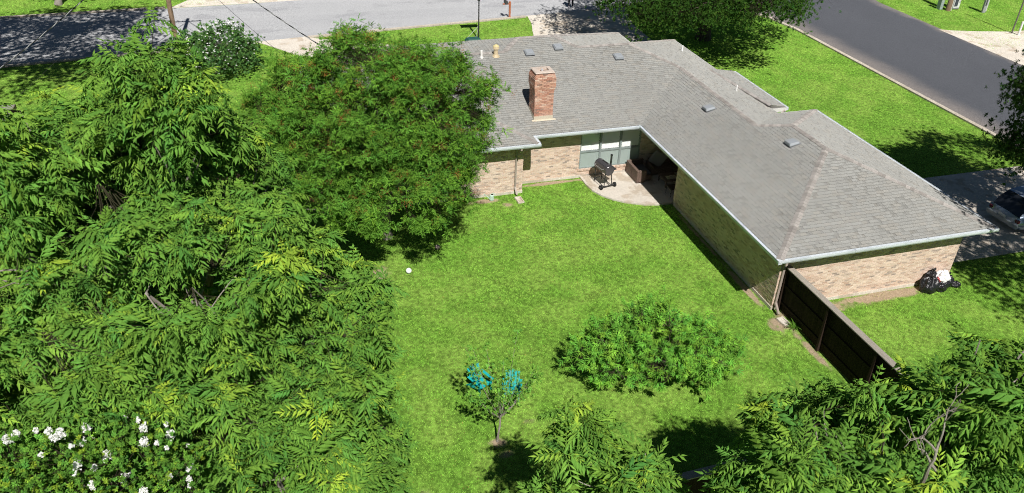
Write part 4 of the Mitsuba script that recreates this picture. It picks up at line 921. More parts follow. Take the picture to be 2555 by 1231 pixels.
# barrel smoker
def smoker():
    key = thing('barrel_smoker', 'black barrel smoker grill on two wheels standing on the patio', 'grill')
    Mx = lambda mesh: move(mesh, (13.66, 29.72, .07), math.radians(12))
    col = (.05, .047, .052); c2 = (.03, .03, .032)
    n = 28; th = np.linspace(0, 2 * np.pi, n, endpoint=False); prof = [(-.45, .0), (-.45, .225), (-.435, .24), (.435, .24), (.45, .225), (.45, .0)]
    v = [(r * math.cos(t), y, .86 + r * math.sin(t)) for y, r in prof for t in th]
    f = [[i * n + j, i * n + (j + 1) % n, (i + 1) * n + (j + 1) % n, (i + 1) * n + j] for i in range(len(prof) - 1) for j in range(n)]
    pc(key, 'barrel', Mx((np.array(v), M().add(v, f).mesh()[1])), col, 'm_gloss', 40)
    lid = [(.247 * math.cos(t), y, .86 + .247 * math.sin(t)) for y in (-.40, .40) for t in np.linspace(.25, 2.3, 14)]
    pc(key, 'lid', Mx((np.array(lid), M().add(lid, [[i, i + 1, i + 15, i + 14] for i in range(13)] + [[i, i + 14, i + 15, i + 1] for i in range(13)]).mesh()[1])), (.055, .052, .058), 'm_gloss')
    pc(key, 'vent_slot', Mx(move(boxvf((-.03, -.2, 0), (.03, .2, .012)), (.02, -.02, 1.105))), (.01, .01, .01))
    m = M(); m.add(*tube([(.13, -.28, 1.02), (.13, -.28, 1.50)], [.045, .045], 12)); m.add(*tube([(.13, -.28, 1.50), (.13, -.28, 1.56)], [.055, .055], 12)); pc(key, 'stack', Mx(m.mesh()), c2, 'm_gloss')
    for x, y in ((-.18, .38), (.18, .38)): pc(key, 'leg', Mx(tube([(x, y, .70), (x * 1.05, y, .02)], .02, 8)), c2)
    for x in (-.2, .2): pc(key, 'leg', Mx(tube([(x * .8, -.36, .70), (x, -.40, .10)], .02, 8)), c2)
    pc(key, 'axle', Mx(tube([(-.37, -.40, .10), (.37, -.40, .10)], .025, 8)), c2)
    for x in (-.36, .36):
        w = pc(key, 'wheel', Mx(tube([(x - .05, -.40, .10), (x - .045, -.40, .10), (x + .045, -.40, .10), (x + .05, -.40, .10)], [.09, .105, .105, .09], 18)), (.022, .022, .023), 'm_dull')
        pc(w, 'hub', Mx(tube([(x - .055, -.40, .10), (x + .055, -.40, .10)], .035, 10)), (.12, .12, .12))
    m = M(); m.add(*tube([(-.18, .38, .18), (-.2, 0, .12), (-.2, -.4, .10)], .014, 6)); m.add(*tube([(.18, .38, .18), (.2, 0, .12), (.2, -.4, .10)], .014, 6)); m.add(*tube([(-.18, .38, .18), (.18, .38, .18)], .014, 6)); pc(key, 'lower_frame', Mx(m.mesh()), c2)
    m = M(); m.add(*tube([(-.24, -.3, .93), (-.33, -.3, .93), (-.33, .3, .93), (-.24, .3, .93)], .012, 6)); pc(key, 'side_handle', Mx(m.mesh()), (.25, .25, .25))
    pc(key, 'front_shelf', Mx(boxvf((.25, -.40, .83), (.42, .40, .845))), c2)
    m = M(); m.add(*tube([(-.05, .47, .88), (-.05, .56, .9), (.16, .56, .9), (.16, .47, .88)], .012, 6)); pc(key, 'end_handle', Mx(m.mesh()), c2)
smoker()

# wicker sofa along the patio edge with its cushion, table and chair in the covered porch
def sofa():
    key = thing('wicker_sofa', 'brown wicker outdoor sofa with its back to the smoker at the porch edge', 'sofa')
    def w(name, lo, hi, label=None, r=.015): part(key, name, move(rbox(lo, hi, r)), 'm_wicker', label=label)
    x0, y0, y1 = 15.16, 29.38, 31.0 - .4
    w('back', (x0, y0, .12), (x0 + .10, (y0 + y1) / 2 - .004, .66)); w('back', (x0, (y0 + y1) / 2 + .004, .12), (x0 + .10, y1, .66))
    w('top_rail', (x0 - .015, y0 - .01, .66), (x0 + .115, y1, .695))
    w('arm', (x0 + .10, y0, .12), (x0 + .45, y0 + .11, .66)); w('arm', (x0 + .10, y1 - .11, .12), (x0 + .8, y1, .66))
    w('arm_rail', (x0 + .115, y0 - .012, .66), (x0 + .46, y0 + .12, .695)); w('arm_rail', (x0 + .115, y1 - .12, .66), (x0 + .81, y1 + .01, .695))
    w('seat', (x0 + .10, y0 + .11, .12), (x0 + .78, y1 - .11, .36))
    pc(key, 'seat_cushion', rbox((x0 + .12, y0 + .2, .36), (x0 + .78, y1 - .12, .46), .04), (.10, .10, .11), 'm_dull')
    c = thing('seat_cushion', 'grey square seat cushion propped on edge in the shaded porch', 'cushion')
    v = move(rbox((-.33, -.07, -.33), (.33, .07, .33), .05), (0, 0, 0), 0, 0, math.radians(32)); v = move(v, (16.55, 30.25, .78), math.radians(-12)); put(c, v, 'm_dull', color=np.tile((.24, .225, .24), (len(v[0]), 1)))
    b = thing('wicker_sofa', 'second dark wicker sofa against the wall in the shaded porch, below the propped cushion', 'sofa')
    for nm, lo, hi in (('seat', (16.2, 29.95, .12), (17.9, 30.55, .40)), ('back', (16.2, 30.42, .40), (17.9, 30.56, .72)), ('arm', (16.1, 29.9, .12), (16.2, 30.55, .58)), ('arm', (17.9, 29.9, .12), (18.0, 30.55, .58))): part(b, nm, rbox(lo, hi, .015), 'm_wicker')
    t = thing('coffee_table', 'low dark patio table with a tray of pale dishes in the shaded porch', 'table')
    part(t, 'table_top', rbox((16.25, 28.7, .38), (17.0, 29.5, .42), .01), 'm_wicker')
    for x in (16.3, 16.95):
        for y in (28.75, 29.45): part(t, 'leg', boxvf((x - .025, y - .025, .07), (x + .025, y + .025, .385)), 'm_wicker')
    tr = thing('serving_tray', 'pale serving tray with dishes on the low porch table', 'tray'); pc(tr, 'tray_base', rbox((16.42, 28.85, .421), (16.9, 29.15, .44), .008), (.45, .42, .30))
    for k, (x, y) in enumerate([(16.5, 28.98), (16.64, 29.03), (16.8, 28.97)]): pc(tr, 'dish', tube([(x, y, .44), (x, y, .475), (x, y, .5)], [.03, .055, .06], 10), (.5, .47, .33))
    ch = thing('patio_chair', 'dark metal patio chair just inside the porch beside the brick wall', 'chair')
    for x in (15.75 + .35, 16.55):
        for y in (27.85, 28.3): pc(ch, 'leg', tube([(x, y, .07), (x, y, .45)], .012, 6), (.03, .028, .028))
    pc(ch, 'seat', rbox((16.08, 27.83, .44), (16.57, 28.32, .47), .012), (.06, .04, .03)); pc(ch, 'backrest', rbox((16.54, 27.83, .5), (16.57, 28.32, .85), .012), (.06, .04, .03))
sofa()

# adirondack chairs
def adirondack(x, y, rz, label):
    key = thing('lawn_chair', label, 'chair', None); col = (.012, .37, .36)
    A = lambda m_: (lambda q: (q[0] * .78 + np.array([x, y, 0]), q[1]))(move(m_, (0, 0, 0), rz))
    for k in range(5):
        yy = -.21 + k * .105; top = .95 - abs(k - 2) * .055
        b = np.array([[-.20, yy - .046, .28], [-.20, yy + .046, .28], [-.48, yy * 1.15 - .046, top], [-.48, yy * 1.15 + .046, top], [-.18, yy - .046, .29], [-.18, yy + .046, .29], [-.46, yy * 1.15 - .046, top + .01], [-.46, yy * 1.15 + .046, top + .01]])
        h = trimesh.Trimesh(*[np.array(q) for q in (b, man(m3.Manifold.hull_points(b)).faces)], process=False) if False else man(m3.Manifold.hull_points(b.tolist()))
        pc(key, 'back_slat', A(h), col, 'm_paint')
    for k in range(5):
        x0 = .34 - k * .115; z = .39 - k * .028; pc(key, 'seat_slat', A(rbox((x0 - .05, -.26, z - .02), (x0 + .05, .26, z), .006)), col)
    for s in (-1, 1):
        pc(key, 'armrest', A(rbox((-.34, s * .33 - .06, .545), (.40, s * .33 + .06, .57), .01)), col)
        pc(key, 'front_leg', A(rbox((.28, s * .29 - .015, 0), (.36, s * .29 + .015, .545), .006)), col)
        b = [[.36, s * .275 - .014, .36], [.36, s * .275 + .014, .36], [.30, s * .275 - .014, .28], [.30, s * .275 + .014, .28], [-.52, s * .275 - .014, .0], [-.52, s * .275 + .014, .0], [-.40, s * .275 - .014, .0], [-.40, s * .275 + .014, .0], [-.2, s * .275 - .014, .28], [-.2, s * .275 + .014, .28]]
        pc(key, 'side_rail', A(man(m3.Manifold.hull_points(b))), col)
adirondack(4.95, 18.15, math.radians(-65), 'turquoise plastic lawn chair behind the sapling, the one farther from the peach tree')
adirondack(5.8, 17.6, math.radians(-110), 'turquoise plastic lawn chair behind the sapling, the one nearer the peach tree')

# balls
def ball(x, y, r, label, two):
    key = thing('ball', label, 'ball'); s = trimesh.creation.icosphere(3, r); ico = trimesh.creation.icosphere(0); d = s.vertices / r
    near_ = (d @ ico.vertices.T).max(1); c = np.where((near_ > .955)[:, None], two[1], two[0]); s.apply_translation([x, y, r + .02]); put(key, s, 'm_paint', True, color=c)
ball(3.98, 24.85, .105, 'bright white ball on the sunlit lawn', ((.85, .85, .85), (.80, .80, .80)))
ball(5.36, 26.2, .10, 'dull pink and grey ball in the shade of the pistache tree', ((.42, .30, .30), (.14, .12, .13)))

# watering can
def can():
    key = thing('watering_can', 'pale mint plastic watering can on the bare soil by the back wall', 'watering can'); c = np.array([8.45, 29.55, .02]); col = (.42, .55, .46)
    pc(key, 'body', (lambda t: (t[0] + c, t[1]))(tube([(0, 0, 0), (0, 0, .02), (0, 0, .22), (0, 0, .25)], [.10, .11, .095, .06], 20)), col, 'm_paint', 35)
    pc(key, 'spout', (lambda t: (t[0] + c, t[1]))(tube([(-.09, 0, .06), (-.2, 0, .17), (-.3, 0, .27)], [.025, .017, .013], 8)), col); pc(key, 'rose_head', (lambda t: (t[0] + c, t[1]))(tube([(-.3, 0, .27), (-.33, 0, .30)], [.02, .045], 10)), col)
    th = np.linspace(-.3, 2.6, 10); pc(key, 'handle', (lambda t: (t[0] + c, t[1]))(tube(np.c_[.04 + .11 * np.cos(th), th * 0, .18 + .13 * np.sin(th)], .012, 6)), col); pc(key, 'mouth', (lambda t: (t[0] + c, t[1]))(cyl((.02, 0, .25), (.02, 0, .258), .05, 14)), (.02, .02, .02))
can()

# trash bags against the garage wall
def bag(name, label, c, rad, seed, mat, knot=True, lean=(0, 0)):
    key = thing(name, label, 'trash bag'); s = trimesh.creation.icosphere(4); d = np.array(s.vertices)
    n = meshkit.fbm(d * 1.6 + seed * 3.1, 3, seed); w = abs(meshkit.fbm(d * np.array([5, 5, 2.2]) + seed, 3, seed + 5) - .5)
    r = 1 + .5 * (n - .5) - .35 * w + .12 * np.sin(np.arctan2(d[:, 1], d[:, 0]) * 7 + 3 * n) * np.clip(d[:, 2], 0, 1) ** 1
    v = d * r[:, None]; v[:, 2] = np.where(v[:, 2] < -.55, -.55 + (v[:, 2] + .55) * .15, v[:, 2]); v[:, :2] += np.outer(np.clip(v[:, 2], 0, 1), lean)
    v = v * np.array(rad); v[:, 2] -= v[:, 2].min(); v += np.array(c)
    put(key + '__sack', (v, s.faces), mat, True)
    if knot:
        top = v[np.argmax(v[:, 2])]; rr = np.random.default_rng(seed); m = M()
        for k in range(7):
            a = rr.uniform(0, 6.28); e = top + np.array([math.cos(a) * .07, math.sin(a) * .07, rr.uniform(.02, .07)]); m.add(*tube([top - [0, 0, .05], top + [0, 0, .02], e], [.035, .02, .03], 5))
        put(key + '__knot', m.mesh(), mat)
    return key
bag('trash_bag', 'full black trash bag at the fence end of the heap by the brick wall', (22.42, 19.16, 0), (.36, .30, .36), 3, 'm_sack', lean=(.1, .1))
bag('trash_bag', 'low black trash bag in the middle of the heap, under the white bag', (22.90, 19.13, 0), (.32, .28, .24), 4, 'm_sack')
bag('trash_bag', 'black trash bag at the driveway end of the heap', (23.28, 19.28, 0), (.30, .26, .30), 6, 'm_sack', lean=(.2, 0))
bag('trash_bag', 'small flat black trash bag fallen beside the heap towards the driveway', (23.66, 19.12, 0), (.20, .15, .13), 8, 'm_sack', knot=False)
bag('trash_bag', 'black trash bag leaning on the wall at the back of the heap', (22.62, 19.36, .05), (.30, .20, .40), 9, 'm_sack')
wb = bag('white_trash_bag', 'white trash bag with a red drawstring on top of the black bags', (22.98, 19.22, .33), (.30, .24, .25), 12, 'm_sack_white', False)
rr = np.random.default_rng(9); m = M()
for k in range(3): q = np.array([22.72, 19.12, .52]) + np.cumsum(rr.normal(0, .05, (6, 3)) + [.0, -.01, -.01], 0); m.add(*tube(q, .011, 5))
pc(wb, 'drawstring', m.mesh(), (.55, .02, .03))

# lily tuft by the fence
def lily():
    rng = np.random.default_rng(4); key = thing('lily_plant', 'spiky green lily clump at the foot of the wood fence', 'plant'); c = np.array([16.18, 18.35, 0])
    for k in range(26):
        az = rng.uniform(0, 6.28); L = rng.uniform(.28, .5); o = np.array([math.cos(az), math.sin(az), 0]); o2 = np.array([-o[1], o[0], 0]); t = np.linspace(0, 1, 6); m = M()
        pts = c + o * .04 + o * (L * .75 * t ** 1.3)[:, None] + np.array([0, 0, 1]) * (L * (1.1 * t - .75 * t ** 2.2))[:, None]; w = .016 * np.sin(np.pi * np.clip(t * .9 + .12, 0, 1))
        v = np.vstack([pts - o2 * w[:, None], pts + o2 * w[:, None]]); m.add(v, [[i, i + 1, i + 7, i + 6] for i in range(5)]); part(key, 'leaf', m.mesh(), 'm_leaf', color=np.tile(tint(rng, (.07, .16, .02), 1)[0], (12, 1)))
lily()

# white flower heads on the crape myrtle
rng = np.random.default_rng(62)
for c, rad, n in CRAPE:
    P, D = lobe_points(rng, c, rad, n, low=-.3, shell=(1.0, 1.12), noise_amp=.12)
    for p in P:
        k = rng.uniform(.35, 1.05); m = panicle(rng, p + [0, 0, .05], .17 * k, .075 * k); part(kk, 'flower_head', m, 'm_petal')
# rose bushes in the front lawn
ROSE = [tuft_tpl(trng, 12, .07, .55, (.5, 1.5), .1, True) for _ in range(6)]
rk, rng = bushy('rose_bush', 'wide rambling bush dotted with white flowers near the utility pole', 'bush', (-3.0, 47.6, 0), (-3.0, 47.6, .5),
      [((-3.9, 47.7, 1.1), (1.3, 1.5, 1.0), 300), ((-2.4, 48.2, 1.4), (1.5, 1.5, 1.2), 340), ((-1.5, 47.9, 1.0), (1.0, 1.2, .8), 150), ((-3.1, 46.6, .8), (1.5, .9, .8), 220)], .06, 71, ROSE, 'm_leaf_dull', (.12, .25, .07), 0, per=3, spread=.14, size=1.5, low=-.3, noise_amp=.3, clump=(5, .25))
m = M(); rng = np.random.default_rng(72)
for c, rad, n in [((-3.9, 47.7, 1.1), (1.3, 1.5, 1.0), 150), ((-2.4, 48.2, 1.4), (1.5, 1.5, 1.2), 200), ((-1.5, 47.9, 1.0), (1.0, 1.2, .8), 30), ((-3.1, 46.6, .8), (1.5, .9, .8), 45)]:
    P, D = lobe_points(rng, c, rad, n, low=-.2, shell=(1.0, 1.1), noise_amp=.3)
    for p in P:
        r = rng.uniform(.03, .06)
        for k in range(7):
            a = k * .9 + rng.uniform(0, .4); q = rng.normal(0, .3, 3); u = np.array([math.cos(a), math.sin(a) * .6, .4 + .3 * math.sin(a)]) * r; w_ = np.array([-math.sin(a), math.cos(a), .3]) * r * .5
            m.add([p, p + u * .6 + w_, p + u * 1.2, p + u * .6 - w_], [[0, 1, 2, 3]])
part(rk, 'flowers', m.mesh(), 'm_petal', stuff=True)
bushy('rose_bush', 'small rose bush with pale flowers at the front corner of the house roof', 'bush', (21.0, 43.6, 0), (21.0, 43.6, .5), [((20.6, 43.7, 1.2), (.6, .6, .7), 60), ((21.5, 43.6, 1.0), (.6, .6, .6), 60)], .04, 73, ROSE, 'm_leaf_dull', (.07, .14, .03), 0, per=3, spread=.12, size=1.5, alt=(.7, .7, .68), alt_p=.06)

# portable basketball hoop on the island lawn
def hoop():
    key = thing('basketball_hoop', 'portable basketball hoop with a black pole and dark green base on the front island lawn', 'basketball hoop'); x, y = 13.33, 50.55; k = (.025, .026, .03)
    b = man(m3.Manifold.hull_points([[x + sx * .55 - .35, y + sy * .36 - .1, 0] for sx in (-1, 1) for sy in (-1, 1)] + [[x + sx * .40 - .35, y + sy * .26 - .1, .20] for sx in (-1, 1) for sy in (-1, 1)]))
    pc(key, 'base', b, (.022, .085, .07)); pc(key, 'pole', tube([(x, y, .05), (x, y, 1.1), (x, y, 1.12), (x, y, 2.72)], [.05, .05, .042, .042], 10), k, 'm_gloss', 40)
    for sx in (-.7, -.15): pc(key, 'brace', tube([(x + sx, y + .1, .2), (x, y, .95)], .016, 6), (.45, .45, .46))
    pc(key, 'bracket', rbox((x - .06, y - .06, 2.55), (x + .06, y + .5, 2.66), .01), k); pc(key, 'bracket', rbox((x - .05, y - .05, 2.85), (x + .05, y + .5, 2.95), .01), k); pc(key, 'bracket', tube([(x, y, 2.6), (x, y, 2.95)], .042, 10), k)
    bb = pc(key, 'backboard', rbox((x - .60, y + .5, 2.75), (x + .60, y + .54, 3.5), .01), (.75, .75, .76))
    m = M(); th = np.linspace(0, 2 * np.pi, 21); m.add(*tube(np.c_[x + .22 * np.cos(th), y + .54 + .27 + .22 * np.sin(th), np.full(21, 2.9)], .012, 6)); pc(key, 'rim', m.mesh(), (.6, .12, .03))
    m = M()
    for a in np.linspace(0, 2 * np.pi, 13)[:-1]:
        for s in (-.5, .5): m.add(*tube([(x + .22 * math.cos(a), y + .81 + .22 * math.sin(a), 2.9), (x + .16 * math.cos(a + s * .5), y + .81 + .16 * math.sin(a + s * .5), 2.68), (x + .12 * math.cos(a + s), y + .81 + .12 * math.sin(a + s), 2.46)], .007, 4))
    pc(key, 'net', m.mesh(), (.85, .85, .85))
hoop()
def mailbox():
    key = thing('mailbox', 'roadside mailbox on a reddish wooden post at the island kerb', 'mailbox'); x, y = 16.72, 54.86
    pc(key, 'post', boxvf((x - .06, y - .06, -.1), (x + .06, y + .06, 1.18)), (.40, .15, .09), 'm_dull'); pc(key, 'arm', boxvf((x - .52, y - .045, .98), (x - .06, y + .045, 1.07)), (.36, .13, .08), 'm_dull')
    th = np.linspace(0, np.pi, 9); prof = [(-.09, 0)] + [(-.09 * math.cos(t), .12 + .09 * math.sin(t)) for t in th] + [(.09, 0)]
    v = [(x - .3 + a, y - .06 + s, 1.075 + b) for s in (-.22, .30) for a, b in prof]; n = len(prof)
    pc(key, 'box', (np.array(v), M().add(v, [[i, (i + 1) % n, (i + 1) % n + n, i + n] for i in range(n)]).mesh()[1]), (.05, .05, .055))
    for s in (-.22, .30): pc(key, 'end_plate', ([(x - .3 + a, y - .06 + s, 1.075 + b) for a, b in prof], [[0, i, i + 1] for i in range(1, n - 1)]), (.06, .06, .065))
    pc(key, 'flag', boxvf((x - .205, y - .1, 1.2), (x - .20, y + .06, 1.25)), (.5, .03, .03))
mailbox()

# person on the street
def person():
    key = thing('person', 'person in dark trousers and shirt standing on the shaded street', 'person'); b = np.array([21.95, 56.6, .012])
    J = {'hipL': (-.10, 0, .92, .105), 'hipR': (.10, 0, .92, .105), 'knL': (-.13, .02, .50, .068), 'knR': (.13, -.03, .50, .068), 'anL': (-.15, -.02, .09, .045), 'anR': (.15, -.05, .09, .045), 'pel': (0, 0, .98, .14), 'chest': (0, .01, 1.32, .165), 'neck': (0, .0, 1.50, .06), 'shL': (-.19, 0, 1.44, .07), 'shR': (.19, 0, 1.44, .07),
         'elL': (-.27, -.03, 1.16, .048), 'elR': (.27, -.03, 1.16, .048), 'wrL': (-.26, -.14, .93, .034), 'wrR': (.26, -.14, .93, .034), 'hd0': (0, -.02, 1.60, .085), 'hd1': (0, -.01, 1.68, .10)}
    def bone(p, q): return m3.Manifold.batch_hull([m3.Manifold.sphere(J[k][3], 16).translate(list(J[k][:3])) for k in (p, q)])
    def body(prs):
        s = prs[0]
        for q in prs[1:]: s = s + q
        t = man(s.refine_to_length(.04)); trimesh.smoothing.filter_taubin(t, iterations=12); t.apply_translation(b); return t
    hands = [m3.Manifold.batch_hull([m3.Manifold.sphere(.03, 8).translate([s * .26, -.15, .90]), m3.Manifold.sphere(.026, 8).translate([s * .255, -.17, .83])]) for s in (-1, 1)]
    fing = [m3.Manifold.batch_hull([m3.Manifold.sphere(.009, 8).translate([s * .255, -.19 + k * .018, .83]), m3.Manifold.sphere(.008, 8).translate([s * .25, -.195 + k * .02, .75 + .01 * abs(k - 1.5)])]) for s in (-1, 1) for k in range(4)] + [m3.Manifold.batch_hull([m3.Manifold.sphere(.011, 8).translate([s * .25, -.18, .88]), m3.Manifold.sphere(.009, 8).translate([s * .24, -.22, .82])]) for s in (-1, 1)]
    nose = m3.Manifold.batch_hull([m3.Manifold.sphere(.012, 8).translate([0, -.115, 1.66]), m3.Manifold.sphere(.018, 8).translate([0, -.115, 1.63])]); ears = [m3.Manifold.sphere(.02, 8).scale([.5, 1, 1.4]).translate([s * .098, 0, 1.65]) for s in (-1, 1)]
    pc(key, 'body', body([bone('neck', 'hd0'), bone('hd0', 'hd1'), bone('chest', 'neck'), bone('elL', 'wrL'), bone('elR', 'wrR'), nose] + ears + hands + fing), (.35, .2, .14), 'm_dull', True)
    pc(key, 'shirt', body([bone('pel', 'chest'), bone('chest', 'shL'), bone('chest', 'shR'), bone('shL', 'elL'), bone('shR', 'elR')]), (.07, .07, .08), 'm_dull', True)
    pc(key, 'trousers', body([bone('pel', 'hipL'), bone('pel', 'hipR'), bone('hipL', 'knL'), bone('knL', 'anL'), bone('hipR', 'knR'), bone('knR', 'anR')]), (.02, .02, .026), 'm_dull', True)
    for s in ('L', 'R'):
        x, y, _, _ = J['an' + s]; t = man(m3.Manifold.batch_hull([m3.Manifold.sphere(.045, 10).translate([x, y + .03, .045]), m3.Manifold.sphere(.04, 10).translate([x * 1.1, y - .15, .04]), m3.Manifold.sphere(.04, 10).translate([x, y, .09])])); t.apply_translation(b); pc(key, 'shoe', t, (.25, .24, .26), 'm_paint', True)
    hair = man(m3.Manifold.sphere(.108, 20).translate([0, .006, 1.685]).trim_by_plane([0, .35, 1], 1.66)); hair.apply_translation(b); pc(key, 'hair', hair, (.03, .02, .015), 'm_dull', True)
    for s in (-1, 1):
        e = trimesh.creation.icosphere(1, .012); e.apply_translation(b + [s * .034, -.098, 1.665]); pc(key, 'eye', e, (.6, .6, .6))
    pc(key, 'mouth', rbox(b + [-.022, -.112, 1.585], b + [.022, -.098, 1.597], .004), (.25, .1, .08))
person()

# utility poles, pedestals and wires
def pole(label, x, y, h, r, conduit=False):
    key = thing('utility_pole', label, 'utility pole'); pc_ = tube([(x, y, -.2), (x + .01, y, h * .5), (x, y, h)], [r, r * .85, r * .72], 12); part(key, 'shaft', pc_, 'm_pole', 40)
    if conduit: part(key, 'conduit', tube([(x + r + .035, y - .03, 0), (x + r + .035, y - .03, h * .8)], .04, 8), 'm_paint', color=np.tile((.62, .62, .60), (18, 1)))
    else:
        pc(key, 'crossarm', rbox((x - .9, y - .16, h - .7), (x + .9, y - .06, h - .58), .01), (.2, .14, .1), 'm_dull')
        for s in (-.8, -.3, .3, .8): pc(key, 'insulator', tube([(x + s, y - .11, h - .58), (x + s, y - .11, h - .44)], [.03, .045], 8), (.3, .3, .32))
    return key
pole('brown wooden utility pole between the street kerb and the rose bush', -5.24, 52.0, 8.2, .155)
pole('thick wooden utility pole with a pale conduit across the side street', 50.9, 50.62, 9.0, .2, True)
def wire(label, p, q, sag, r, twist=True):
    key = thing('overhead_wire', label, 'wire'); p, q = np.array(p, float), np.array(q, float); n = 260 if twist else 60; t = np.linspace(0, 1, n)
    c = p + (q - p) * t[:, None] - np.array([0, 0, 1]) * (4 * sag * t * (1 - t))[:, None]; L = np.linalg.norm(q - p)
    if not twist: put(key, tube(c, r, 5), 'm_paint', True, color=np.tile((.03, .03, .03), (n * 5 + 2, 1))); return
    a, b, d = frame(q - p)
    for k, col in enumerate([(.03, .03, .032), (.40, .40, .40), (.03, .03, .032)]):
        ph = t * L / 1.1 * 2 * np.pi + k * 2.094; w = c + r * .9 * (np.cos(ph)[:, None] * a + np.sin(ph)[:, None] * b)
        part(key, 'strand', tube(w, r, 5), 'm_paint', True, color=np.tile(col, (n * 5 + 2, 1)))
wire('twisted service wire from the utility pole down to the house', (-5.1, 51.9, 7.4), (3.4, 36.2, 4.2), .35, .016)
wire('thin black phone wire from the utility pole towards the house', (-5.3, 51.9, 6.6), (1.7, 36.0, 3.7), .3, .010, False)
wire('twisted service wire crossing the shaded street towards the west neighbour', (-5.4, 51.9, 6.9), (-12.2, 37.5, 3.6), .3, .016)
wire('thin wire crossing the shaded street towards the west neighbour', (-5.3, 51.9, 6.0), (-10.4, 37.3, 3.3), .25, .007, False)
def box_thing(name, label, cat, parts):
    key = thing(name, label, cat)
    for nm, mesh, col in parts: pc(key, nm, mesh, col)
    return key
box_thing('utility_box', 'grey green steel utility box on the far side of the brown pole', 'utility box', [('cabinet', rbox((50.35, 50.9, 0), (50.62, 51.3, 1.15), .02), (.28, .34, .32)), ('lid', rbox((50.33, 50.88, 1.13), (50.64, 51.32, 1.2), .02), (.33, .39, .37))])
box_thing('meter_cabinet', 'white meter cabinet with a dark door beside the brown utility pole', 'meter cabinet', [('cabinet', rbox((51.45, 50.75, .05), (52.05, 51.25, 1.3), .05), (.62, .63, .63)), ('door', rbox((51.5, 50.73, .25), (51.8, 50.76, .85), .01), (.05, .055, .07)), ('skirt', rbox((51.47, 50.74, .03), (52.03, 51.24, .15), .02), (.2, .2, .21)), ('vent', rbox((51.88, 50.735, .5), (52.0, 50.755, .7), .01), (.4, .4, .4))])
box_thing('meter_pedestal', 'grey metal meter pedestal standing alone on the lawn across the side street', 'pedestal', [('post', rbox((53.2, 49.55, 0), (53.48, 49.72, 1.9), .015), (.30, .31, .31)), ('meter_panel', rbox((53.25, 49.535, .55), (53.38, 49.555, 1.5), .006), (.06, .065, .07)), ('side_cover', rbox((53.48, 49.57, .1), (53.56, 49.7, 1.6), .01), (.55, .56, .56))])
box_thing('bollard', 'white bollard post at the edge of the driveway across the side street', 'bollard', [('post', tube([(51.5, 44.3, 0), (51.5, 44.3, .95)], .07, 10), (.72, .72, .70)), ('cap', tube([(51.5, 44.3, .95), (51.5, 44.3, 1.0)], [.075, .04], 10), (.75, .75, .73))])
k_ = thing('sign_pole', 'dark slender steel pole beside the white bollard across the side street', 'pole'); put(k_, tube([(51.35, 44.75, 0), (51.45, 44.75, 6.0)], .05, 8), 'm_paint', color=np.tile((.12, .11, .10), (18, 1)))

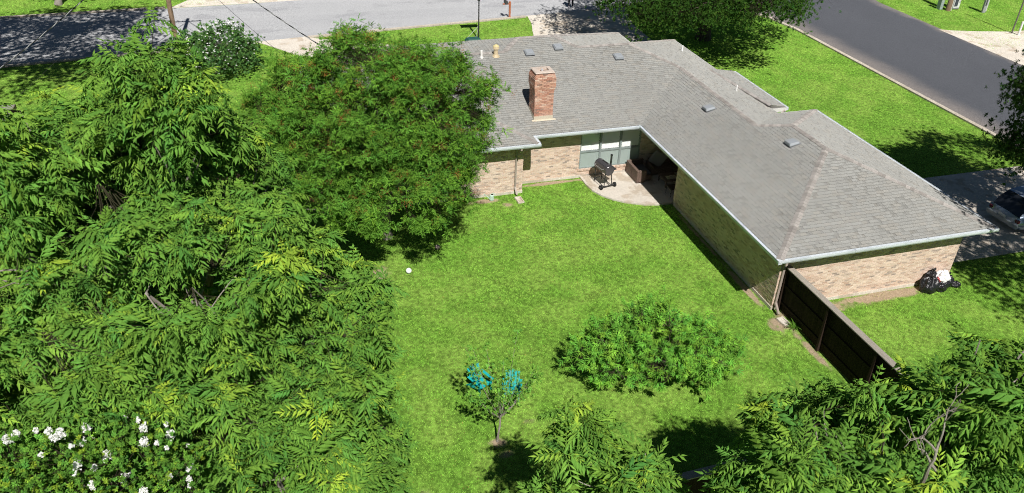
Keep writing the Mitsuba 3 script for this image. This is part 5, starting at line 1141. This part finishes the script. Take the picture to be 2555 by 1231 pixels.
# parked car on the garage driveway
def car():
    key = thing('parked_car', 'grey blue hatchback parked on the shaded garage driveway', 'car'); o = np.array([28.75, 22.35, .03]); W = .88
    st = [(0.0, .36, .66, .62), (.06, .28, .78, .74), (.35, .24, .90, .86), (.9, .22, 1.00, .88), (2.2, .22, .97, .88), (3.2, .22, .95, .88), (3.9, .24, .86, .84), (4.25, .30, .72, .74), (4.36, .38, .62, .6)]
    def section(x, z0, z1, w, n=7):
        pts = []
        for t in np.linspace(0, 1, n): pts.append((x, -w * (.9 + .1 * math.sin(math.pi * min(1, t * 1.25)) - .10 * max(0, t - .75) / .25), z0 + (z1 - z0) * t))
        for t in np.linspace(.25, .75, 3): pts.append((x, -w * .9 * (1 - 2 * t), z1 + .025 * math.sin(math.pi * t)))
        q = [(x_, -y_, z_) for x_, y_, z_ in pts[:n][::-1]]; return pts + q
    S = [section(*s) for s in st]; n = len(S[0]); v = np.vstack(S) + o
    f = [[i * n + j, i * n + (j + 1) % n, (i + 1) * n + (j + 1) % n, (i + 1) * n + j] for i in range(len(S) - 1) for j in range(n)] + [[0, j, j + 1] + [j + 1] for j in range(1, n - 1)] + [[(len(S) - 1) * n, (len(S) - 1) * n + j + 1, (len(S) - 1) * n + j, (len(S) - 1) * n + j] for j in range(1, n - 1)]
    part(key, 'body', (v, np.array(f)), 'm_carpaint', 35)
    def quad_strip(pts): return np.array(pts) + o
    ro = [(.62, .66, 1.36), (.95, .66, 1.44), (1.7, .67, 1.47), (2.35, .65, 1.42)]
    v = np.vstack([[(x, y, z + .03 * (1 - (y / w) ** 2)) for y in np.linspace(-w, w, 9)] for x, w, z in ro]) + o
    part(key, 'roof', (v, [[i * 9 + j, i * 9 + j + 1, (i + 1) * 9 + j + 1, (i + 1) * 9 + j] for i in range(3) for j in range(8)]), 'm_carpaint', True)
    gl = lambda a: (np.array(a) + o, [[0, 1, 2, 3]])
    part(key, 'rear_window', (np.vstack([[(x, y, z + (.02 if x > .4 else 0) * (1 - (y / w) ** 2)) for y in np.linspace(-w, w, 9)] for x, w, z in [(.07, .70, .80), (.32, .69, 1.14), (.62, .655, 1.36)]]) + o, [[i * 9 + j, i * 9 + j + 1, (i + 1) * 9 + j + 1, (i + 1) * 9 + j] for i in range(2) for j in range(8)]), 'm_carglass', True)
    part(key, 'windshield', gl([(2.35, -.65, 1.42), (2.35, .65, 1.42), (3.2, .76, .98), (3.2, -.76, .98)]), 'm_carglass')
    for s in (-1, 1):
        part(key, 'side_window', gl([(.45, s * .80, .98), (2.95, s * .80, .98), (2.3, s * .66, 1.40), (.70, s * .665, 1.36)]), 'm_carglass')
        pc(key, 'taillight', (lambda t: (t[0] + o, t[1]))(boxvf((.02, s * .60, .56), (.12, s * .78, .68))), (.09, .008, .01), 'm_gloss'); pc(key, 'headlight', (lambda t: (t[0] + o, t[1]))(boxvf((4.2, s * .45, .55), (4.36, s * .74, .68))), (.7, .7, .7), 'm_gloss')
        pc(key, 'mirror', move(rbox((2.75, s * .9 - .08, .98), (2.9, s * .9 + .08, 1.1), .03), o), (.3, .32, .35), 'm_gloss')
        for x in (.85, 3.45):
            w = pc(key, 'wheel', (lambda t: (t[0] + o, t[1]))(tube([(x, s * .72, .31), (x, s * .74, .31), (x, s * .87, .31), (x, s * .89, .31)], [.28, .31, .31, .27], 20)), (.015, .015, .016), 'm_dull'); pc(w, 'rim', (lambda t: (t[0] + o, t[1]))(tube([(x, s * .80, .31), (x, s * .895, .31)], .2, 14)), (.4, .4, .42), 'm_gloss')
    pc(key, 'bumper', move(rbox((-.05, -.80, .30), (.12, .80, .52), .04), o), (.30, .33, .36), 'm_gloss'); pc(key, 'license_plate', move(rbox((-.062, -.18, .54), (-.01, .18, .64), .005), o), (.6, .6, .6))
car()

# neighbour's house to the west: seen in gaps between the leaves
NX = -11.2
nb = thing('neighbour_house', 'brown shingled neighbour house glimpsed between leaves at the west edge', 'house')
part(nb, 'wall', boxvf((-22, 31.0, 0), (NX - .6, 38.6, 2.2)), 'm_paint', color=np.tile((.11, .105, .11), (8, 1)))
hv = np.array([(-22.6, 30.4, 2.2), (NX, 30.4, 2.2), (NX, 39.2, 2.2), (-22.6, 39.2, 2.2), (-17.5, 34.8, 3.7), (-15.4, 34.8, 3.7)])
part(nb, 'roof', (hv, [[0, 1, 5], [0, 5, 4], [1, 2, 5], [2, 3, 4], [2, 4, 5], [3, 0, 4]]), 'm_cap', uv=np.tile((.2, .3), (6, 1)))
part(nb, 'fascia', (lambda mm: mm.mesh())(M().box((-22.6, 30.37, 2.03), (NX + .03, 30.4, 2.22)).box((NX, 30.4, 2.03), (NX + .03, 39.2, 2.22))), 'm_brown')

# a few fallen yellow leaves on the back lawn
rng = np.random.default_rng(90); x, y = sample_in(Polygon([(2, 14), (15, 13), (15.5, 27), (8, 29), (3, 24)]), 700, rng); n = len(x)
R = basis(np.c_[rng.normal(0, 1, (n, 2)), rng.normal(0, .15, n)], np.tile([0, 0, 1.0], (n, 1)) + rng.normal(0, .3, (n, 3)))
tv, tf = leaflet_tpl(.45); v = stamp(tv, tf, R, np.c_[x, y, rng.uniform(.02, .04, n)], rng.uniform(.03, .07, n)); m = M()
for i in range(n): m.add(v[i], tf, c=tint(rng, (.40, .36, .10), 1, .25)[0])
put('fallen_leaves', m.mesh(), 'm_leaf_dull', color=m.C()); labels['fallen_leaves'] = {'kind': 'stuff', 'label': 'small yellow fallen leaves scattered over the back lawn', 'category': 'leaves'}
